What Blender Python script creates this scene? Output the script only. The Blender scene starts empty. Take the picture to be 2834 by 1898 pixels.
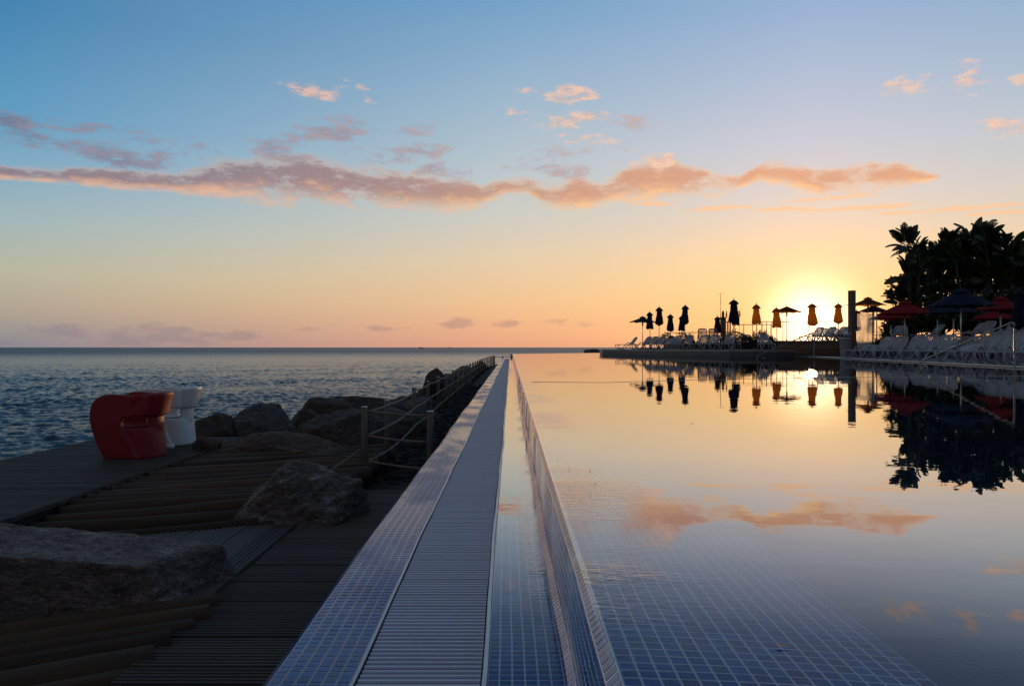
import bpy, bmesh, math, random
import numpy as np
from mathutils import Vector, Matrix, noise
R = math.radians
random.seed(7)
SC = bpy.context.scene
COL = SC.collection

# ------------------------------------------------------------------ camera
cd = bpy.data.cameras.new('camera')
cam = bpy.data.objects.new('camera', cd)
COL.objects.link(cam)
SC.camera = cam
cam.location = (0, 0, 0)
cam.rotation_euler = (R(90), 0, 0)
cd.lens = 28.0
cd.sensor_width = 36.0
cd.shift_x = 0.0015
cd.shift_y = 0.0043
cd.clip_start = 0.05
cd.clip_end = 60000

SUN_AZ, SUN_EL = 20.7, 1.6
SUN_DIR = Vector((math.sin(R(SUN_AZ)) * math.cos(R(SUN_EL)), math.cos(R(SUN_AZ)) * math.cos(R(SUN_EL)), math.sin(R(SUN_EL))))


def lin(c, a=1.0):
    return tuple((v / 255 / 12.92) if v / 255 <= 0.04045 else ((v / 255 + 0.055) / 1.055) ** 2.4 for v in c) + (a,)


class NT:
    """small node-tree writer: sockets in, sockets out"""
    def __init__(self, tree):
        self.t = tree
        self.n = tree.nodes
        self.l = tree.links

    def node(self, kind, **kw):
        n = self.n.new(kind)
        for k, v in kw.items():
            setattr(n, k, v)
        return n

    def put(self, sock, v):
        if v is None:
            return
        if isinstance(v, bpy.types.NodeSocket):
            self.l.new(v, sock)
        else:
            if hasattr(sock.default_value, '__len__') and not isinstance(v, (int, float)):
                n = len(sock.default_value)
                v = tuple(v)[:n] if len(v) >= n else tuple(v) + (1.0,) * (n - len(v))
            sock.default_value = v

    def m(self, op, a, b=None, c=None, clamp=False):
        n = self.node('ShaderNodeMath', operation=op)
        n.use_clamp = clamp
        self.put(n.inputs[0], a); self.put(n.inputs[1], b); self.put(n.inputs[2], c)
        return n.outputs[0]

    def v(self, op, a, b=None, out=0):
        n = self.node('ShaderNodeVectorMath', operation=op)
        self.put(n.inputs[0], a); self.put(n.inputs[1], b)
        return n.outputs[out]

    def comb(self, x, y, z=0.0):
        n = self.node('ShaderNodeCombineXYZ')
        self.put(n.inputs[0], x); self.put(n.inputs[1], y); self.put(n.inputs[2], z)
        return n.outputs[0]

    def sep(self, v):
        n = self.node('ShaderNodeSeparateXYZ')
        self.put(n.inputs[0], v)
        return n.outputs

    def ramp(self, fac, stops, interp='LINEAR'):
        n = self.node('ShaderNodeValToRGB')
        cr = n.color_ramp
        cr.interpolation = interp
        stops = sorted(stops, key=lambda s: s[0])
        cr.elements[0].position = stops[0][0]; cr.elements[0].color = stops[0][1]
        cr.elements[1].position = stops[-1][0]; cr.elements[1].color = stops[-1][1]
        for p, c in stops[1:-1]:
            e = cr.elements.new(p); e.color = c
        self.put(n.inputs[0], fac)
        return n.outputs[0]

    def mix(self, fac, a, b):
        n = self.node('ShaderNodeMix', data_type='RGBA')
        self.put(n.inputs[0], fac); self.put(n.inputs[6], a); self.put(n.inputs[7], b)
        return n.outputs[2]

    def add(self, a, b, fac=1.0, blend='ADD'):
        n = self.node('ShaderNodeMix', data_type='RGBA', blend_type=blend)
        self.put(n.inputs[0], fac); self.put(n.inputs[6], a); self.put(n.inputs[7], b)
        return n.outputs[2]

    def smooth(self, x, lo, hi):
        n = self.node('ShaderNodeMapRange', interpolation_type='SMOOTHSTEP')
        self.put(n.inputs[0], x); self.put(n.inputs[1], lo); self.put(n.inputs[2], hi)
        n.inputs[3].default_value = 0; n.inputs[4].default_value = 1
        return n.outputs[0]

    def noise(self, vec, scale, detail=4, rough=0.5, dim='3D', out=0, dist=0.0):
        n = self.node('ShaderNodeTexNoise', noise_dimensions=dim)
        if vec is not None:
            self.put(n.inputs['Vector'], vec)
        n.inputs['Scale'].default_value = scale
        n.inputs['Detail'].default_value = detail
        n.inputs['Roughness'].default_value = rough
        n.inputs['Distortion'].default_value = dist
        return n.outputs[out]


# ------------------------------------------------------------------ world: dusk sky with clouds
def build_world():
    w = bpy.data.worlds.new('World')
    SC.world = w
    w.use_nodes = True
    g = NT(w.node_tree)
    bg = w.node_tree.nodes['Background']
    tc = g.node('ShaderNodeTexCoord')
    d = tc.outputs['Generated']
    x, y, z = g.sep(d)
    az = g.m('ARCTAN2', x, y)
    el = g.m('ARCSINE', g.m('MINIMUM', g.m('MAXIMUM', z, -1.0), 1.0))
    AE = g.comb(az, el, 0.0)

    def A(px, py):          # photograph direction -> azimuth, elevation (radians)
        u = (px - 1167) / 1823; v = (794 - py) / 1823
        a = math.atan(u)
        return a, math.atan(v * math.cos(a))
    p = g.m('DIVIDE', el, R(60), clamp=True)
    def col(px, rows):
        return [(max(0.0, min(1.0, A(px, py)[1] / R(60))) if py is not None else q, lin(c)) for py, c, q in rows]
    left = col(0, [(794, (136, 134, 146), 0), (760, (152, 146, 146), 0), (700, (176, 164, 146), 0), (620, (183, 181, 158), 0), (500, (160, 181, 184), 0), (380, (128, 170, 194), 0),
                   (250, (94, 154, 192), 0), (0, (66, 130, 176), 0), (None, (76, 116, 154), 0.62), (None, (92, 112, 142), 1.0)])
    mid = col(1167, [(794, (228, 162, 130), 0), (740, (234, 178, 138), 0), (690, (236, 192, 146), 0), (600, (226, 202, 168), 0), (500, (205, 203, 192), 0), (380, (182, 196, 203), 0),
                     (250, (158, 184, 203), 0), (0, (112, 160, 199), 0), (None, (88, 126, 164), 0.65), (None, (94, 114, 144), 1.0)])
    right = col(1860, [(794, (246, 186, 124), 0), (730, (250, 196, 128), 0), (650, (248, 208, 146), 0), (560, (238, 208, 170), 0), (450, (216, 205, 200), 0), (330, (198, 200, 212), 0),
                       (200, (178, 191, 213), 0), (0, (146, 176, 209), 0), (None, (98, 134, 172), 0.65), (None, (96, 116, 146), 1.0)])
    # angle in azimuth from the sun
    da = g.m('ABSOLUTE', g.m('SUBTRACT', az, R(20.9)))
    da = g.m('MINIMUM', da, g.m('SUBTRACT', 2 * math.pi, da))
    t = g.m('SUBTRACT', 1.0, g.m('DIVIDE', da, R(53.5)), clamp=True)
    c0, c1, c2 = g.ramp(p, left), g.ramp(p, mid), g.ramp(p, right)
    f1 = g.m('DIVIDE', t, 0.61, clamp=True)
    f2 = g.m('DIVIDE', g.m('SUBTRACT', t, 0.61), 0.39, clamp=True)
    sky = g.mix(f2, g.mix(f1, c0, c1), c2)
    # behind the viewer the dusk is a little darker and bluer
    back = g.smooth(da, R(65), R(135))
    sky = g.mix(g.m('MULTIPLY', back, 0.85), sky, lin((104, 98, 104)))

    # ---- clouds
    Vn = g.comb(g.m('MULTIPLY', az, 1.0), g.m('MULTIPLY', el, 2.9), 0.37)
    n1 = g.noise(Vn, 14.0, 7, 0.60)
    n2 = g.noise(g.v('ADD', Vn, (3.1, 1.7, 0.2)), 46.0, 6, 0.68)
    nn = g.m('ADD', g.m('MULTIPLY', g.m('SUBTRACT', n1, 0.5), 1.0), g.m('MULTIPLY', g.m('SUBTRACT', n2, 0.5), 0.62))
    # main band: centre, half thickness and warmth along the azimuth
    band = [(-500, 392, 10, .0), (0, 396, 15, .1), (200, 407, 17, .15), (400, 416, 21, .18), (470, 412, 36, .15), (570, 406, 46, .15), (700, 412, 48, .22), (850, 428, 40, .3), (1000, 442, 36, .42), (1100, 448, 20, .6),
            (1150, 425, 20, .65), (1205, 424, 18, .65), (1245, 450, 22, .72), (1320, 448, 28, .75), (1375, 446, 16, .8), (1420, 425, 26, .82), (1510, 408, 40, .8), (1620, 418, 26, .85), (1690, 415, 12, .95), (1740, 392, 22, .95), (1810, 402, 28, .95), (1880, 418, 32, .88), (1980, 404, 34, .86), (2070, 404, 24, .92), (2130, 405, 9, 1), (2165, 405, 0.3, 1)]
    A0, A1 = -0.9, 0.9
    tt = g.m('DIVIDE', g.m('SUBTRACT', az, A0), A1 - A0, clamp=True)
    stops = []
    for px, py, h, wm in band:
        a, e = A(px, py)
        k = math.cos(a) ** 2 / 1823 * 1.0
        stops.append(((a - A0) / (A1 - A0), (e * 2, h * 1.12 * k * 20, wm, 1)))
    br = g.sep(g.ramp(tt, stops))
    bc = g.m('MULTIPLY', br[0], 0.5)
    bh = g.m('ADD', g.m('MULTIPLY', br[1], 0.05), 0.0004)
    warm = br[2]
    n0 = g.noise(g.v('ADD', Vn, (5.3, 2.2, 0.9)), 6.0, 3, 0.5)
    bc = g.m('ADD', bc, g.m('MULTIPLY', g.m('SUBTRACT', n0, 0.5), 0.012))
    s = g.m('DIVIDE', g.m('SUBTRACT', el, bc), bh)
    q = g.m('SUBTRACT', 1.0, g.m('MULTIPLY', s, s))
    qn = g.m('ADD', q, g.m('MULTIPLY', nn, 4.0))
    dens = g.smooth(qn, -0.55, 1.25)
    inb = g.m('LESS_THAN', da, R(85))
    dens = g.m('MULTIPLY', g.m('MULTIPLY', g.m('MULTIPLY', dens, inb), g.smooth(bh, 0.0012, 0.005)), 0.93)
    shadow = g.mix(warm, lin((126, 116, 132)), lin((222, 160, 122)))
    litc = g.mix(warm, lin((222, 172, 148)), lin((253, 198, 138)))
    lit = g.smooth(g.m('ADD', g.m('MULTIPLY', s, -1.0), g.m('MULTIPLY', nn, 2.2)), -0.05, 0.95)
    thin = g.m('SUBTRACT', 1.0, g.smooth(qn, 0.0, 1.0))
    lit = g.m('MAXIMUM', lit, g.m('MULTIPLY', thin, 0.75))
    sky = g.mix(dens, sky, g.mix(lit, shadow, litc))

    def puffs(lst, amp, soft, colour, alpha, sky, grow=1.0):
        best = None
        for px, py, w_, h_ in lst:
            w_, h_ = w_ * grow, h_ * grow
            a, e = A(px, py)
            k = math.cos(a) ** 2 / 1823
            dv = g.v('MULTIPLY', g.v('SUBTRACT', AE, (a, e, 0)), (1 / (w_ * k), 1 / (h_ * k), 0))
            r2 = g.v('DOT_PRODUCT', dv, dv, out=1)
            best = r2 if best is None else g.m('MINIMUM', best, r2)
        qq = g.m('ADD', g.m('SUBTRACT', 0.55, g.m('MULTIPLY', best, 0.5)), g.m('MULTIPLY', nn, amp))
        dd = g.m('MULTIPLY', g.smooth(qq, -0.15, soft), alpha)
        return g.mix(dd, sky, colour)
    vn = g.smooth(g.noise(g.v('ADD', Vn, (9, 4, 1)), 30, 3), 0.3, 0.7)
    peach = g.mix(t, lin((205, 178, 176)), lin((250, 205, 172)))
    rag = g.smooth(n2, 0.40, 0.60)
    greyc = g.mix(t, lin((112, 120, 146)), lin((196, 176, 178)))
    peach = g.mix(rag, g.mix(0.55, peach, greyc), peach)
    greyc = g.mix(g.m('MULTIPLY', rag, 0.2), greyc, peach)
    sky = puffs([(730, 203, 48, 15), (828, 230, 20, 9), (822, 204, 12, 6), (1292, 216, 42, 13), (1222, 206, 24, 8), (1212, 258, 36, 11), (1278, 290, 36, 17),
                 (1352, 318, 42, 10), (1338, 270, 46, 10), (2085, 203, 44, 16), (2212, 186, 24, 26), (2226, 215, 14, 12), (2330, 185, 26, 8), (2300, 292, 48, 20), (1428, 497, 22, 7),
                 (2420, 250, 60, 20), (2600, 200, 50, 25), (1500, 362, 36, 13)], 7.0, 1.5, peach, 0.95, sky, 1.3)
    sky = puffs([(40, 276, 130, 18), (-80, 262, 140, 20), (180, 294, 120, 14), (330, 318, 130, 17), (120, 320, 150, 13), (270, 347, 130, 16), (390, 352, 70, 18), (30, 330, 60, 12), (440, 336, 80, 12), (340, 375, 70, 12),
                 (770, 298, 75, 22), (862, 354, 72, 16), (960, 349, 66, 13), (945, 282, 50, 16), (1060, 392, 85, 20), (1295, 355, 80, 18), (1440, 282, 60, 13), (590, 342, 90, 20), (1280, 385, 55, 14)], 6.5, 1.35, greyc, 0.92, sky, 1.12)
    sky = puffs([(1650, 476, 70, 6), (1760, 480, 80, 5), (1960, 476, 120, 6), (2150, 480, 170, 6), (2330, 483, 140, 6), (1900, 452, 90, 7), (1500, 466, 60, 6)], 3.0, 0.6, lin((246, 194, 150)), 0.8, sky)
    hz = g.mix(t, lin((138, 132, 140)), lin((204, 152, 124)))
    sky = puffs([(260, 760, 130, 24), (360, 770, 260, 22), (485, 745, 26, 12), (560, 768, 130, 14), (1040, 742, 40, 12), (1152, 741, 30, 8), (872, 752, 30, 7), (700, 752, 40, 8), (930, 750, 24, 6), (1312, 737, 66, 9), (-150, 775, 260, 22)],
                4.2, 0.8, hz, 0.66, sky)
    # faint physical scattering from the sky model, and the glow round the low sun
    st = g.node('ShaderNodeTexSky', sky_type='NISHITA')
    st.sun_disc = False
    st.sun_elevation = R(SUN_EL)
    st.sun_rotation = R(SUN_AZ)
    up = g.smooth(z, -0.01, 0.02)
    sky = g.add(sky, st.outputs[0], g.m('MULTIPLY', up, 0.006))
    cosd = g.v('DOT_PRODUCT', d, tuple(SUN_DIR), out=1)
    ang = g.m('ARCCOSINE', g.m('MINIMUM', cosd, 0.999999))
    core = g.m('EXPONENT', g.m('MULTIPLY', g.m('POWER', g.m('DIVIDE', ang, R(2.25)), 2.0), -1.0))
    halo = g.m('EXPONENT', g.m('DIVIDE', ang, -R(3.4)))
    wide = g.m('EXPONENT', g.m('DIVIDE', ang, -R(10.0)))
    def scaled(c, f):
        return g.v('SCALE', c, None), f
    def addc(sky, c, f):
        n = g.node('ShaderNodeVectorMath', operation='SCALE')
        g.put(n.inputs[0], c); g.put(n.inputs[3], f)
        return g.add(sky, n.outputs[0])
    sky = addc(sky, (1.6, 1.42, 1.05), core)
    sky = addc(sky, (0.42, 0.185, 0.06), halo)
    sky = addc(sky, (0.115, 0.050, 0.006), wide)
    # below the horizon: dark sea-like ground
    sky = g.mix(g.smooth(z, -0.004, -0.02), sky, lin((60, 66, 82)))
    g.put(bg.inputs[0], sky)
    bg.inputs[1].default_value = 1.0


build_world()

sd = bpy.data.lights.new('sun', 'SUN')
sd.energy = 3.0
sd.angle = R(0.6)
sd.color = (1.0, 0.56, 0.26)
so = bpy.data.objects.new('sun', sd)
COL.objects.link(so)
so.rotation_euler = SUN_DIR.to_track_quat('Z', 'Y').to_euler()
so.location = SUN_DIR * 50

vs = SC.view_settings
vs.view_transform = 'Standard'
vs.look = 'None'
vs.exposure = 0.0
vs.gamma = 1.0
vs.use_curve_mapping = False
SC.cycles.max_bounces = 10
SC.cycles.transparent_max_bounces = 16
SC.cycles.sample_clamp_indirect = 4.0


# ------------------------------------------------------------------ helpers
F = 1823.0
def PX(px, D):            # metres right of the pool axis for a measured bearing at distance D
    return (px - 1167) / F * D
def PZ(py, D):
    return (794 - py) / F * D


class MB:
    def __init__(self):
        self.v = []; self.f = []; self.uv = {}

    def add(self, verts, faces):
        o = len(self.v)
        self.v.extend([tuple(p) for p in verts])
        self.f.extend([tuple(i + o for i in f) for f in faces])
        return self

    def box(self, c, s, M=None):
        x, y, z = s[0] / 2, s[1] / 2, s[2] / 2
        vs_ = [Vector((sx * x, sy * y, sz * z)) for sx in (-1, 1) for sy in (-1, 1) for sz in (-1, 1)]
        if M is not None:
            vs_ = [M @ v for v in vs_]
        vs_ = [v + Vector(c) for v in vs_]
        self.add(vs_, [(0, 1, 3, 2), (4, 6, 7, 5), (0, 4, 5, 1), (2, 3, 7, 6), (0, 2, 6, 4), (1, 5, 7, 3)])
        return self

    def bar(self, a, b, w, h, up=(0, 0, 1)):
        a, b = Vector(a), Vector(b)
        d = (b - a)
        L = d.length
        d.normalize()
        s = d.cross(Vector(up))
        if s.length < 1e-5:
            s = d.cross(Vector((1, 0, 0)))
        s.normalize()
        u = s.cross(d)
        M = Matrix((s, d, u)).transposed()
        return self.box((a + b) / 2, (w, L, h), M)

    def tube(self, pts, r, n=8, cap=True, flat=1.0):
        pts = [Vector(p) for p in pts]
        rs = r if isinstance(r, (list, tuple)) else [r] * len(pts)
        rings = []
        prev = None
        for i, p in enumerate(pts):
            d = (pts[min(i + 1, len(pts) - 1)] - pts[max(i - 1, 0)]).normalized()
            if prev is None:
                s = d.cross(Vector((0, 0, 1)))
                if s.length < 1e-3:
                    s = d.cross(Vector((0, 1, 0)))
                s.normalize()
            else:
                s = (prev - d * prev.dot(d)).normalized()
            prev = s
            u = s.cross(d)
            rings.append([p + (s * math.cos(a) * flat + u * math.sin(a)) * rs[i] for a in [2 * math.pi * k / n for k in range(n)]])
        vv = [v for ring in rings for v in ring]
        ff = []
        for i in range(len(pts) - 1):
            for k in range(n):
                k2 = (k + 1) % n
                ff.append((i * n + k, i * n + k2, (i + 1) * n + k2, (i + 1) * n + k))
        if cap:
            ff.append(tuple(range(n - 1, -1, -1)))
            ff.append(tuple((len(pts) - 1) * n + k for k in range(n)))
        return self.add(vv, ff)

    def lathe(self, prof, n=16, c=(0, 0, 0), fn=None, zf=None):
        vv = []; ff = []
        for (r, z) in prof:
            for k in range(n):
                a = 2 * math.pi * k / n
                rr = r * (fn(a, z) if fn else 1.0)
                vv.append((c[0] + rr * math.cos(a), c[1] + rr * math.sin(a), c[2] + z + (zf(a, z) if zf else 0.0)))
        for i in range(len(prof) - 1):
            for k in range(n):
                k2 = (k + 1) % n
                ff.append((i * n + k, i * n + k2, (i + 1) * n + k2, (i + 1) * n + k))
        ff.append(tuple(range(n - 1, -1, -1)))
        ff.append(tuple((len(prof) - 1) * n + k for k in range(n)))
        return self.add(vv, ff)

    def prism(self, poly, z0, z1):
        n = len(poly)
        vv = [(p[0], p[1], z0) for p in poly] + [(p[0], p[1], z1) for p in poly]
        ff = [tuple(range(n - 1, -1, -1)), tuple(range(n, 2 * n))] + [(i, (i + 1) % n, n + (i + 1) % n, n + i) for i in range(n)]
        return self.add(vv, ff)

    def mesh(self, name, mat=None, smooth=False):
        me = bpy.data.meshes.new(name)
        me.from_pydata(self.v, [], self.f)
        if smooth:
            me.polygons.foreach_set('use_smooth', [True] * len(me.polygons))
        if mat:
            me.materials.append(mat)
        me.update()
        return me

    def build(self, name, mat=None, parent=None, smooth=False):
        return link(name, self.mesh(name, mat, smooth), parent)


def link(name, me, parent=None, loc=None, rot=None, scale=None):
    o = bpy.data.objects.new(name, me)
    COL.objects.link(o)
    if parent is not None:
        o.parent = parent
    if loc is not None:
        o.location = loc
    if rot is not None:
        o.rotation_euler = rot
    if scale is not None:
        o.scale = scale
    return o


def tag(o, label=None, cat=None, group=None, kind=None):
    if label: o['label'] = label
    if cat: o['category'] = cat
    if group: o['group'] = group
    if kind: o['kind'] = kind
    return o


def thing(name, label, cat, loc=(0, 0, 0), rz=0.0, group=None):
    o = bpy.data.objects.new(name, None)
    o.empty_display_size = 0.2
    COL.objects.link(o)
    o.location = loc
    o.rotation_euler = (0, 0, rz)
    return tag(o, label, cat, group)


def copy_tree(o, parent=None):
    c = o.copy()
    COL.objects.link(c)
    if parent is not None:
        c.parent = parent
    for ch in list(o.children):
        copy_tree(ch, c)
    return c


# ------------------------------------------------------------------ materials
def newmat(name):
    m = bpy.data.materials.new(name)
    m.use_nodes = True
    g = NT(m.node_tree)
    b = m.node_tree.nodes['Principled BSDF']
    return m, g, b


def bump(g, b, h, strength, dist):
    n = g.node('ShaderNodeBump')
    n.inputs['Strength'].default_value = strength
    n.inputs['Distance'].default_value = dist
    g.put(n.inputs['Height'], h)
    g.put(b.inputs['Normal'], n.outputs[0])
    return n


def simple(name, col, rough=0.5, var=0.25, scale=6.0, metal=0.0, bs=0.0, bd=0.003, spec=0.5, bscale=None, coords='Object'):
    m, g, b = newmat(name)
    tc = g.node('ShaderNodeTexCoord').outputs[coords]
    oi = g.node('ShaderNodeObjectInfo').outputs['Random']
    n = g.noise(tc, scale, 5, 0.6)
    f = g.m('ADD', g.m('MULTIPLY', g.m('SUBTRACT', n, 0.5), 2 * var), g.m('ADD', g.m('MULTIPLY', g.m('SUBTRACT', oi, 0.5), var * 0.7), 1.0))
    vm = g.node('ShaderNodeVectorMath', operation='SCALE')
    g.put(vm.inputs[0], col[:3]); g.put(vm.inputs[3], f)
    g.put(b.inputs['Base Color'], vm.outputs[0])
    g.put(b.inputs['Roughness'], g.m('ADD', rough, g.m('MULTIPLY', g.m('SUBTRACT', n, 0.5), 0.25), clamp=True))
    b.inputs['Metallic'].default_value = metal
    b.inputs['Specular IOR Level'].default_value = spec
    if bs:
        bump(g, b, g.noise(tc, bscale or scale * 4, 6, 0.65), bs, bd)
    return m


TILE_STOPS = [(0.0, (0.008, 0.036, 0.120, 1)), (0.2, (0.009, 0.050, 0.175, 1)), (0.42, (0.013, 0.066, 0.230, 1)), (0.62, (0.020, 0.086, 0.260, 1)),
              (0.78, (0.012, 0.074, 0.210, 1)), (0.90, (0.030, 0.036, 0.068, 1)), (0.955, (0.055, 0.062, 0.115, 1)), (1.0, (0.018, 0.078, 0.21, 1))]
GROUT = (0.80, 0.80, 0.80, 1)
TM = (0.012, 0.060, 0.190)
TILE_STOPS = [(p, (0.55 * c[0] + 0.45 * TM[0], 0.55 * c[1] + 0.45 * TM[1], 0.55 * c[2] + 0.45 * TM[2], 1)) for p, c in TILE_STOPS]
TILE_WET = [(p, (min(1, c[0] * 3.0 + 0.016), min(1, c[1] * 2.5 + 0.012), min(1, c[2] * 2.1 + 0.01), 1)) for p, c in TILE_STOPS]
TILE_DRY = [(p, (c[0] * 0.95, c[1] * 1.15, c[2] * 1.35, 1)) for p, c in TILE_STOPS]
TP = 0.030     # mosaic pitch


def wet(g, b, lo, hi, scale=3.0):
    b.inputs['Specular IOR Level'].default_value = 0.26
    """wet and dry patches: roughness varies over the place"""
    pos = g.node('ShaderNodeNewGeometry').outputs['Position']
    n = g.noise(g.v('MULTIPLY', pos, (1.0, 0.45, 1.0)), scale, 4, 0.6)
    g.put(b.inputs['Roughness'], g.m('ADD', lo, g.m('MULTIPLY', g.smooth(n, 0.35, 0.65), hi - lo)))
    return pos


def mat_tile_single(name, lo, hi, stops=None):
    m, g, b = newmat(name)
    r = g.node('ShaderNodeObjectInfo').outputs['Random']
    g.put(b.inputs['Base Color'], g.ramp(r, stops, 'CONSTANT'))
    pos = wet(g, b, lo, hi)
    bump(g, b, g.noise(pos, 55, 3), 0.16, 0.0015)
    return m


def mat_tile_field(name, lo, hi, grid, stops=None, grout=GROUT):
    """joined tiles (grid False) or the far mosaic drawn on the screed (grid True); uv = tile index"""
    m, g, b = newmat(name)
    uv = g.node('ShaderNodeUVMap').outputs[0]
    fl = g.v('FLOOR', uv)
    wn = g.node('ShaderNodeTexWhiteNoise', noise_dimensions='2D')
    g.put(wn.inputs['Vector'], fl)
    c = g.ramp(wn.outputs['Value'], stops, 'CONSTANT')
    if grid:
        u, v, _ = g.sep(g.v('FRACTION', uv))
        e = g.m('MINIMUM', g.m('MINIMUM', u, g.m('SUBTRACT', 1.0, u)), g.m('MINIMUM', v, g.m('SUBTRACT', 1.0, v)))
        gm = g.m('LESS_THAN', e, 0.072)
        c = g.mix(gm, c, grout)
    g.put(b.inputs['Base Color'], c)
    pos = wet(g, b, lo, hi)
    bump(g, b, g.noise(pos, 55, 3), 0.16, 0.0015)
    return m


def mat_water(name, tint, wave, streak, rough=0.0, wscale=2.2):
    m = bpy.data.materials.new(name)
    m.use_nodes = True
    g = NT(m.node_tree)
    m.node_tree.nodes.remove(m.node_tree.nodes['Principled BSDF'])
    out = m.node_tree.nodes['Material Output']
    tr = g.node('ShaderNodeBsdfTransparent'); tr.inputs[0].default_value = tint
    gl = g.node('ShaderNodeBsdfGlossy'); gl.inputs['Roughness'].default_value = rough
    fr = g.node('ShaderNodeFresnel'); fr.inputs['IOR'].default_value = 1.333
    pos = g.node('ShaderNodeNewGeometry').outputs['Position']
    h = g.m('ADD', g.noise(g.v('MULTIPLY', pos, (1.0, 1.4, 1.0)), wscale, 3, 0.5), g.m('MULTIPLY', g.noise(pos, wscale * 6, 2, 0.5), 0.10))
    if streak:
        px_ = g.sep(pos)[0]
        near = g.smooth(px_, streak[0], streak[1])
        h2 = g.noise(g.v('MULTIPLY', pos, (22.0, 60.0, 1.0)), 1.0, 3, 0.6)
        patch = g.smooth(g.noise(g.v('MULTIPLY', pos, (0.5, 0.9, 1)), 1.4, 3), 0.45, 0.62)
        h = g.m('ADD', h, g.m('MULTIPLY', g.m('MULTIPLY', h2, near), g.m('ADD', g.m('MULTIPLY', patch, 1.9), 0.30)))
    bn = g.node('ShaderNodeBump'); bn.inputs['Strength'].default_value = 1.0; bn.inputs['Distance'].default_value = wave
    g.put(bn.inputs['Height'], h)
    g.put(gl.inputs['Normal'], bn.outputs[0]); g.put(fr.inputs['Normal'], bn.outputs[0])
    mx = g.node('ShaderNodeMixShader')
    fc = g.ramp(fr.outputs[0], [(0.0, (0, 0, 0, 1)), (0.10, (0.035, 0.035, 0.035, 1)), (0.15, (0.135, 0.135, 0.135, 1)), (0.21, (0.37, 0.37, 0.37, 1)), (0.30, (0.65, 0.65, 0.65, 1)), (0.45, (0.86, 0.86, 0.86, 1)), (0.7, (0.92, 0.92, 0.92, 1)), (1.0, (1, 1, 1, 1))])
    g.put(mx.inputs[0], fc); g.l.new(tr.outputs[0], mx.inputs[1]); g.l.new(gl.outputs[0], mx.inputs[2])
    g.l.new(mx.outputs[0], out.inputs[0])
    return m


def mat_wood(name, c1, c2, rough=0.65, along=0, scale=1.0, spec=0.3):
    m, g, b = newmat(name)
    tc = g.node('ShaderNodeTexCoord').outputs['Object']
    oi = g.node('ShaderNodeObjectInfo').outputs['Random']
    st = [14.0, 14.0, 14.0]; st[along] = 1.1
    off = g.comb(g.m('MULTIPLY', oi, 37.0), g.m('MULTIPLY', oi, 91.0), g.m('MULTIPLY', oi, 13.0))
    vv = g.v('ADD', g.v('MULTIPLY', tc, tuple(s * scale for s in st)), off)
    n = g.noise(vv, 1.6, 6, 0.65, dist=0.6)
    n2 = g.noise(g.v('ADD', g.v('MULTIPLY', tc, (0.9, 0.9, 0.9)), off), 1.5, 4)
    f = g.m('ADD', g.m('MULTIPLY', n, 0.6), g.m('ADD', g.m('MULTIPLY', oi, 0.35), g.m('MULTIPLY', n2, 0.25)))
    g.put(b.inputs['Base Color'], g.ramp(f, [(0.25, c1), (0.95, c2)]))
    g.put(b.inputs['Roughness'], g.m('ADD', rough - 0.12, g.m('MULTIPLY', n2, 0.24)))
    b.inputs['Specular IOR Level'].default_value = spec
    bump(g, b, n, 0.6, 0.004)
    return m


def mat_fabric(name, col, trans, rough=0.9, spec=0.15, share=0.5):
    m = bpy.data.materials.new(name)
    m.use_nodes = True
    g = NT(m.node_tree)
    b = m.node_tree.nodes['Principled BSDF']
    out = m.node_tree.nodes['Material Output']
    tc = g.node('ShaderNodeTexCoord').outputs['Object']
    n = g.noise(tc, 5.0, 4, 0.6)
    c = g.ramp(n, [(0.25, tuple(v * 0.72 for v in col[:3]) + (1,)), (0.75, tuple(v * 1.2 for v in col[:3]) + (1,))])
    g.put(b.inputs['Base Color'], c)
    b.inputs['Roughness'].default_value = rough
    b.inputs['Specular IOR Level'].default_value = spec
    if rough > 0.7:
        bump(g, b, g.noise(tc, 9.0, 4), 0.35, 0.02)
    t = g.node('ShaderNodeBsdfTranslucent')
    t.inputs[0].default_value = trans
    mx = g.node('ShaderNodeMixShader'); mx.inputs[0].default_value = share
    g.l.new(b.outputs[0], mx.inputs[1]); g.l.new(t.outputs[0], mx.inputs[2]); g.l.new(mx.outputs[0], out.inputs[0])
    return m


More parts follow.
